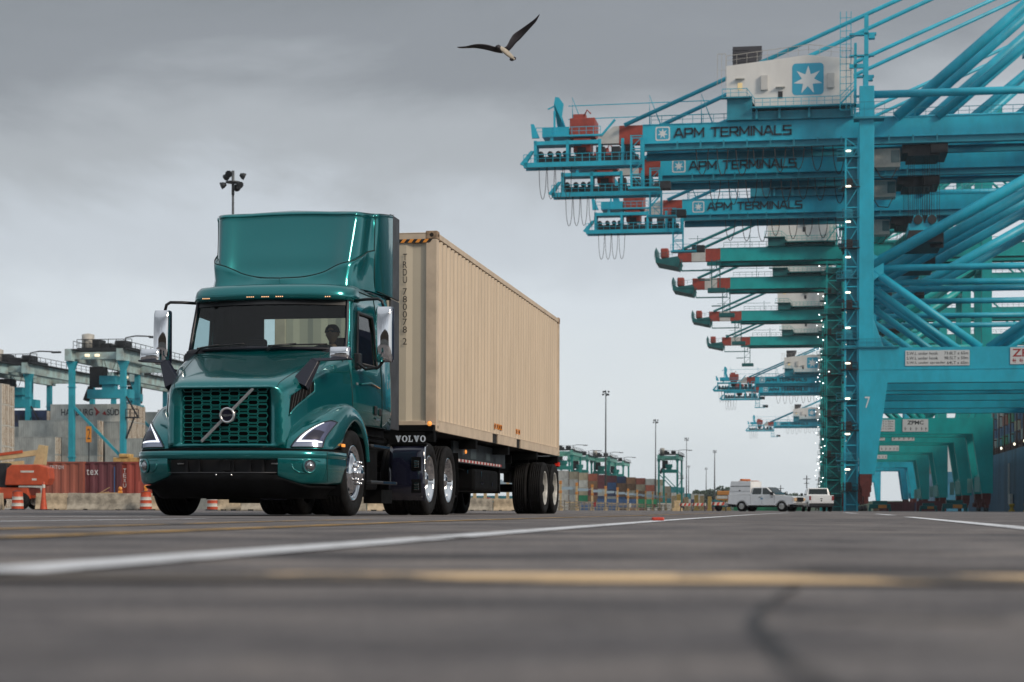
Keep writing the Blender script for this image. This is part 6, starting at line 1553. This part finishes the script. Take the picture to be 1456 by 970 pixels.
for k in range(81):
    x=-800+1900*k/80; g.append([(x,1240,0),(x,1243,4.5+1.5*math.sin(k*.9)+1.2*math.sin(k*2.3)),(x,1262,6+1.2*math.sin(k*1.7)),(x,1300,5)])
mb.grid(g); tag(mb.build('far_shore',LEAF),'low wooded far shore','shore',kind='structure')
for i,(px,yt,D) in enumerate(((1110,690,600),(1147,676,560),(1164,678,620),(1119,699,640))):
    H=at(px,yt,D).z; t=thing('utility_pole','thin dark utility pole on the skyline behind the pickups, '+['first from the left','tallest','rightmost','short one'][i],'pole',ground_at(px,D),0,'utility poles on the skyline'); mb=MB(); mb.tube([(0,0,0),(0,0,H)],[.22,.14],7); mb.build('pole',DARK,t); mb=MB(); mb.box(-1.1,1.1,-.06,.06,H-1.2,H-1.0); mb.box(-.8,.8,-.06,.06,H-2.6,H-2.4); mb.build('cross_arm',DARK,t)
# ------------------------------------------------ gull
GB=[mat('gull_white',(.42,.38,.32),.7,var=.15,vs=20),mat('gull_dark',(.022,.020,.028),.6,var=.3,vs=20),mat('gull_grey',(.10,.10,.12),.7)]
D=25.0; c0=at(718,73,D)
mb=MB(); K=D/F
def bp3(px,py,dy=0): p=at(px,py,D); return Vector((p.x-c0.x,dy,p.z-c0.z))
ax=[(704.5,70,.004,-.12),(706,69.8,.020,-.11),(709.5,69.6,.036,-.09),(713,71,.034,-.06),(717,72.8,.044,-.02),(722,75.3,.046,.03),(727,77.8,.036,.08),(731,79.8,.020,.12)]
g=[]
for px,py,r_,dy in ax:
    c=bp3(px,py,dy); row_=[]
    for j in range(16):
        t=2*PI*j/16; row_.append(c+Vector((.38*r_*math.cos(t),.5*r_*math.cos(t),r_*math.sin(t)))+Vector((0,r_*.75*math.cos(t),0)))
    g.append(row_)
mb.grid(g,close=True); nb=len(mb.f)
for k in range(nb): mb.mi[k]=1 if k//16<3 else 0
# tail fan
a_=bp3(729,78.6,.10); tl=[bp3(729,76.8,.10),bp3(734,77.6,.16),bp3(733.6,80.2,.17),bp3(727.8,83,.15),bp3(724.5,82.2,.12),bp3(725,79,.06)]
mb.add([tuple(v) for v in tl]+[tuple(v+Vector((0,.008,-.003))) for v in tl],[(0,1,2,3,4,5),(11,10,9,8,7,6)]+[(i,(i+1)%6,6+(i+1)%6,6+i) for i in range(6)],2)
def wing(lead,trail,dys,mi):
    n=len(lead)-1; A1=[];
    for i in range(0,25):
        u=n*i/24; a=cval([(x,y,d) for (x,y),d in zip(lead,dys)],u); b_=cval([(x,y,d) for (x,y),d in zip(trail,dys)],u)
        p=bp3(a[0],a[1],a[2]-.03); q=bp3(b_[0],b_[1],b_[2]+.10*(1-i/24)+.005); row_=[]
        for j,(f,h_) in enumerate(((0,0),(.12,.014),(.4,.016),(.75,.006),(1,0),(.75,-.002),(.4,-.002),(.12,-.006))):
            row_.append(p+(q-p)*f+Vector((0,-.0,h_*(1-i/30))))
        A1.append(row_)
    mb.grid(A1,mi=mi,close=True)
wing([(714,70),(720,66),(726,54),(731,46.5),(740,40),(752,32.5),(760,27.5),(767,21.5)],[(722.5,71),(727.5,66),(734,57.5),(740,51.5),(747,44),(756,35.5),(762.5,29.5),(767.2,22)],[0,.02,.06,.09,.1,.06,.02,-.02],1)
wing([(710,69.6),(702,69.3),(694,68.9),(684,69.2),(674,71),(664,73),(656,72.6),(651,71.8)],[(715,74),(705,74.4),(696,74.4),(686,74.2),(676,74.2),(665,74.2),(656,73.6),(651,72)],[-.02,-.08,-.16,-.22,-.26,-.24,-.2,-.16],1)
mb.tube([bp3(704.6,70.2,-.12),bp3(702.2,71.2,-.15)],[.010,.002],8,mi=1)
o=mb.build('seagull',GB); o.location=c0; tag(o,'black headed gull gliding with one wing raised, high in the grey sky','bird')
# ------------------------------------------------ driver
def skin_person():
    V=[];E_=[];Rr=[]
    def n(p,r,par=None):
        V.append(p);Rr.append(r); 
        if par is not None:E_.append((par,len(V)-1))
        return len(V)-1
    pe=n((0,0,0),(.15,.11)); sp=n((0,.02,.22),(.14,.10),pe); chv=n((0,.03,.42),(.165,.11),sp); nk=n((0,.01,.56),(.06,.06),chv); nk2=n((0,-.01,.62),(.055,.058),nk)
    for s in (1,-1):
        sh=n((s*.17,.02,.48),(.065,.065),chv); el=n((s*.27,-.12,.25),(.045,.045),sh); wr=n((s*.20,-.36,.33),(.030,.026),el); pa=n((s*.18,-.43,.35),(.036,.018),wr)
        for k in range(4):
            a=n((s*(.205-.022*k),-.475,.375),(.010,.010),pa); b=n((s*(.20-.020*k),-.50-.004*k,.355),(.009,.009),a); n((s*(.195-.018*k),-.49,.335),(.008,.008),b)
        a=n((s*.145,-.44,.375),(.012,.012),pa); n((s*.14,-.475,.385),(.010,.010),a)
        hp=n((s*.10,-.04,-.03),(.10,.09),pe); kn=n((s*.14,-.46,.02),(.07,.07),hp); an=n((s*.13,-.52,-.38),(.045,.045),kn); n((s*.13,-.66,-.42),(.045,.03),an)
    me=bpy.data.meshes.new('person'); me.from_pydata(V,E_,[]); o=bpy.data.objects.new('person',me); COL.objects.link(o)
    md=o.modifiers.new('skin','SKIN'); 
    for i,r_ in enumerate(Rr): me.skin_vertices[0].data[i].radius=r_; 
    me.skin_vertices[0].data[0].use_root=True
    ss=o.modifiers.new('sub','SUBSURF'); ss.levels=1; ss.render_levels=2; md.use_smooth_shade=True
    me.materials.append(mat('skin',(.30,.16,.10),.6)); return o
dr=skin_person(); tag(dr,'driver in a dark cap and bright vest behind the windshield, both hands on the wheel','person')
M=Matrix.Translation((-3.300,20.75,0))@Matrix.Rotation(A,4,'Z')@Matrix.Translation((.55,2.66,1.58)); dr.matrix_world=M
mb=MB(); g=[]
for i in range(17):
    ph=PI*i/16; z=math.cos(ph); row_=[]
    for j in range(24):
        th=2*PI*j/24; x=math.sin(ph)*math.cos(th); y=math.sin(ph)*math.sin(th)
        X=x*.076*(1 if z>-.2 else 1+.35*(z+.2)); Y=y*.098; Zz=z*.118
        if y<-.2:
            if abs(x)<.22 and -.35<z<.15: Y-=.022*(1-abs(x)/.22)*(1-abs(z+.15)/.3)   # nose
            if .05<z<.28 and .2<abs(x)<.6: Y+=.010                                   # eye sockets
            if -.62<z<-.45 and abs(x)<.3: Y-=.006
        row_.append((X,Y-.01,.74+Zz))
    g.append(row_)
mb.grid(g,close=True)
for s in (1,-1): mb.bbox(s*.078-.01,s*.078+.01,-.01,.03,.71,.77,.008)
hd=mb.build('head',mat('skin',(.30,.16,.10),.6),dr)
mb=MB(); mb.lathe([(.001,.125),(.05,.118),(.086,.075),(.098,.03),(.100,.015)],(0,.0,.74),'z',24); mb.prism([(-.07,-.09),(.07,-.09),(.05,-.17),(-.05,-.17)],'z',.765,.775); mb.build('cap',mat('cap_dark',(.012,.013,.02),.8),hd)
mb=MB(); 
for s in (1,-1): mb.lathe([(0,0),(.009,.003)],(s*.030,-.103,.757),'y',8)
mb.build('eye',mat('eye_dark',(.02,.015,.012),.2),hd)
def shell(zs,name,m,sc):
    mb=MB(); g=[]
    for z,rx,ry in zs:
        g.append([(rx*math.cos(2*PI*j/20),.02+ry*math.sin(2*PI*j/20),z) for j in range(20)])
    mb.grid(g,close=True); return mb.build(name,m,dr)
shell([(-.05,.17,.14),(.2,.165,.13),(.42,.20,.14),(.50,.19,.11),(.56,.09,.08)],'vest',mat('hi_vis',(.14,.21,.02),.8),1)
# ------------------------------------------------ haze
hz=bpy.data.materials.new('haze'); hz.use_nodes=True; t_=hz.node_tree; t_.nodes.clear(); o_=t_.nodes.new('ShaderNodeOutputMaterial'); pv=t_.nodes.new('ShaderNodeVolumePrincipled'); pv.inputs['Color'].default_value=(.93,.96,1,1); pv.inputs['Density'].default_value=.00008; pv.inputs['Anisotropy'].default_value=.3; t_.links.new(pv.outputs[0],o_.inputs['Volume'])
mb=MB(); mb.box(-1000,1300,-150,1345,-1,130); tag(mb.build('haze',hz),'thin pale haze over the terminal','haze',kind='stuff')

# ------------------------------------------------ added, unseen building behind the photographer, there for chrome and paint to mirror
WB_=mat('added_warehouse_brown',(.10,.075,.05),.8,var=.3,vs=.2)
t=thing('added_warehouse','long brown warehouse behind the photographer, seen only as a dark band in the truck chrome','building',(0,-62,0))
mb=MB(); mb.prism([(-90,0),(70,0),(70,11),(-10,14.5),(-90,11)],'y',-30,0); mb.build('wall',WB_,t)
mb=MB(); 
for k in range(12): mb.box(-84+13*k,-78+13*k,.0,.1,0,5.2)
mb.build('added_dock_door',CM['pale'],t)
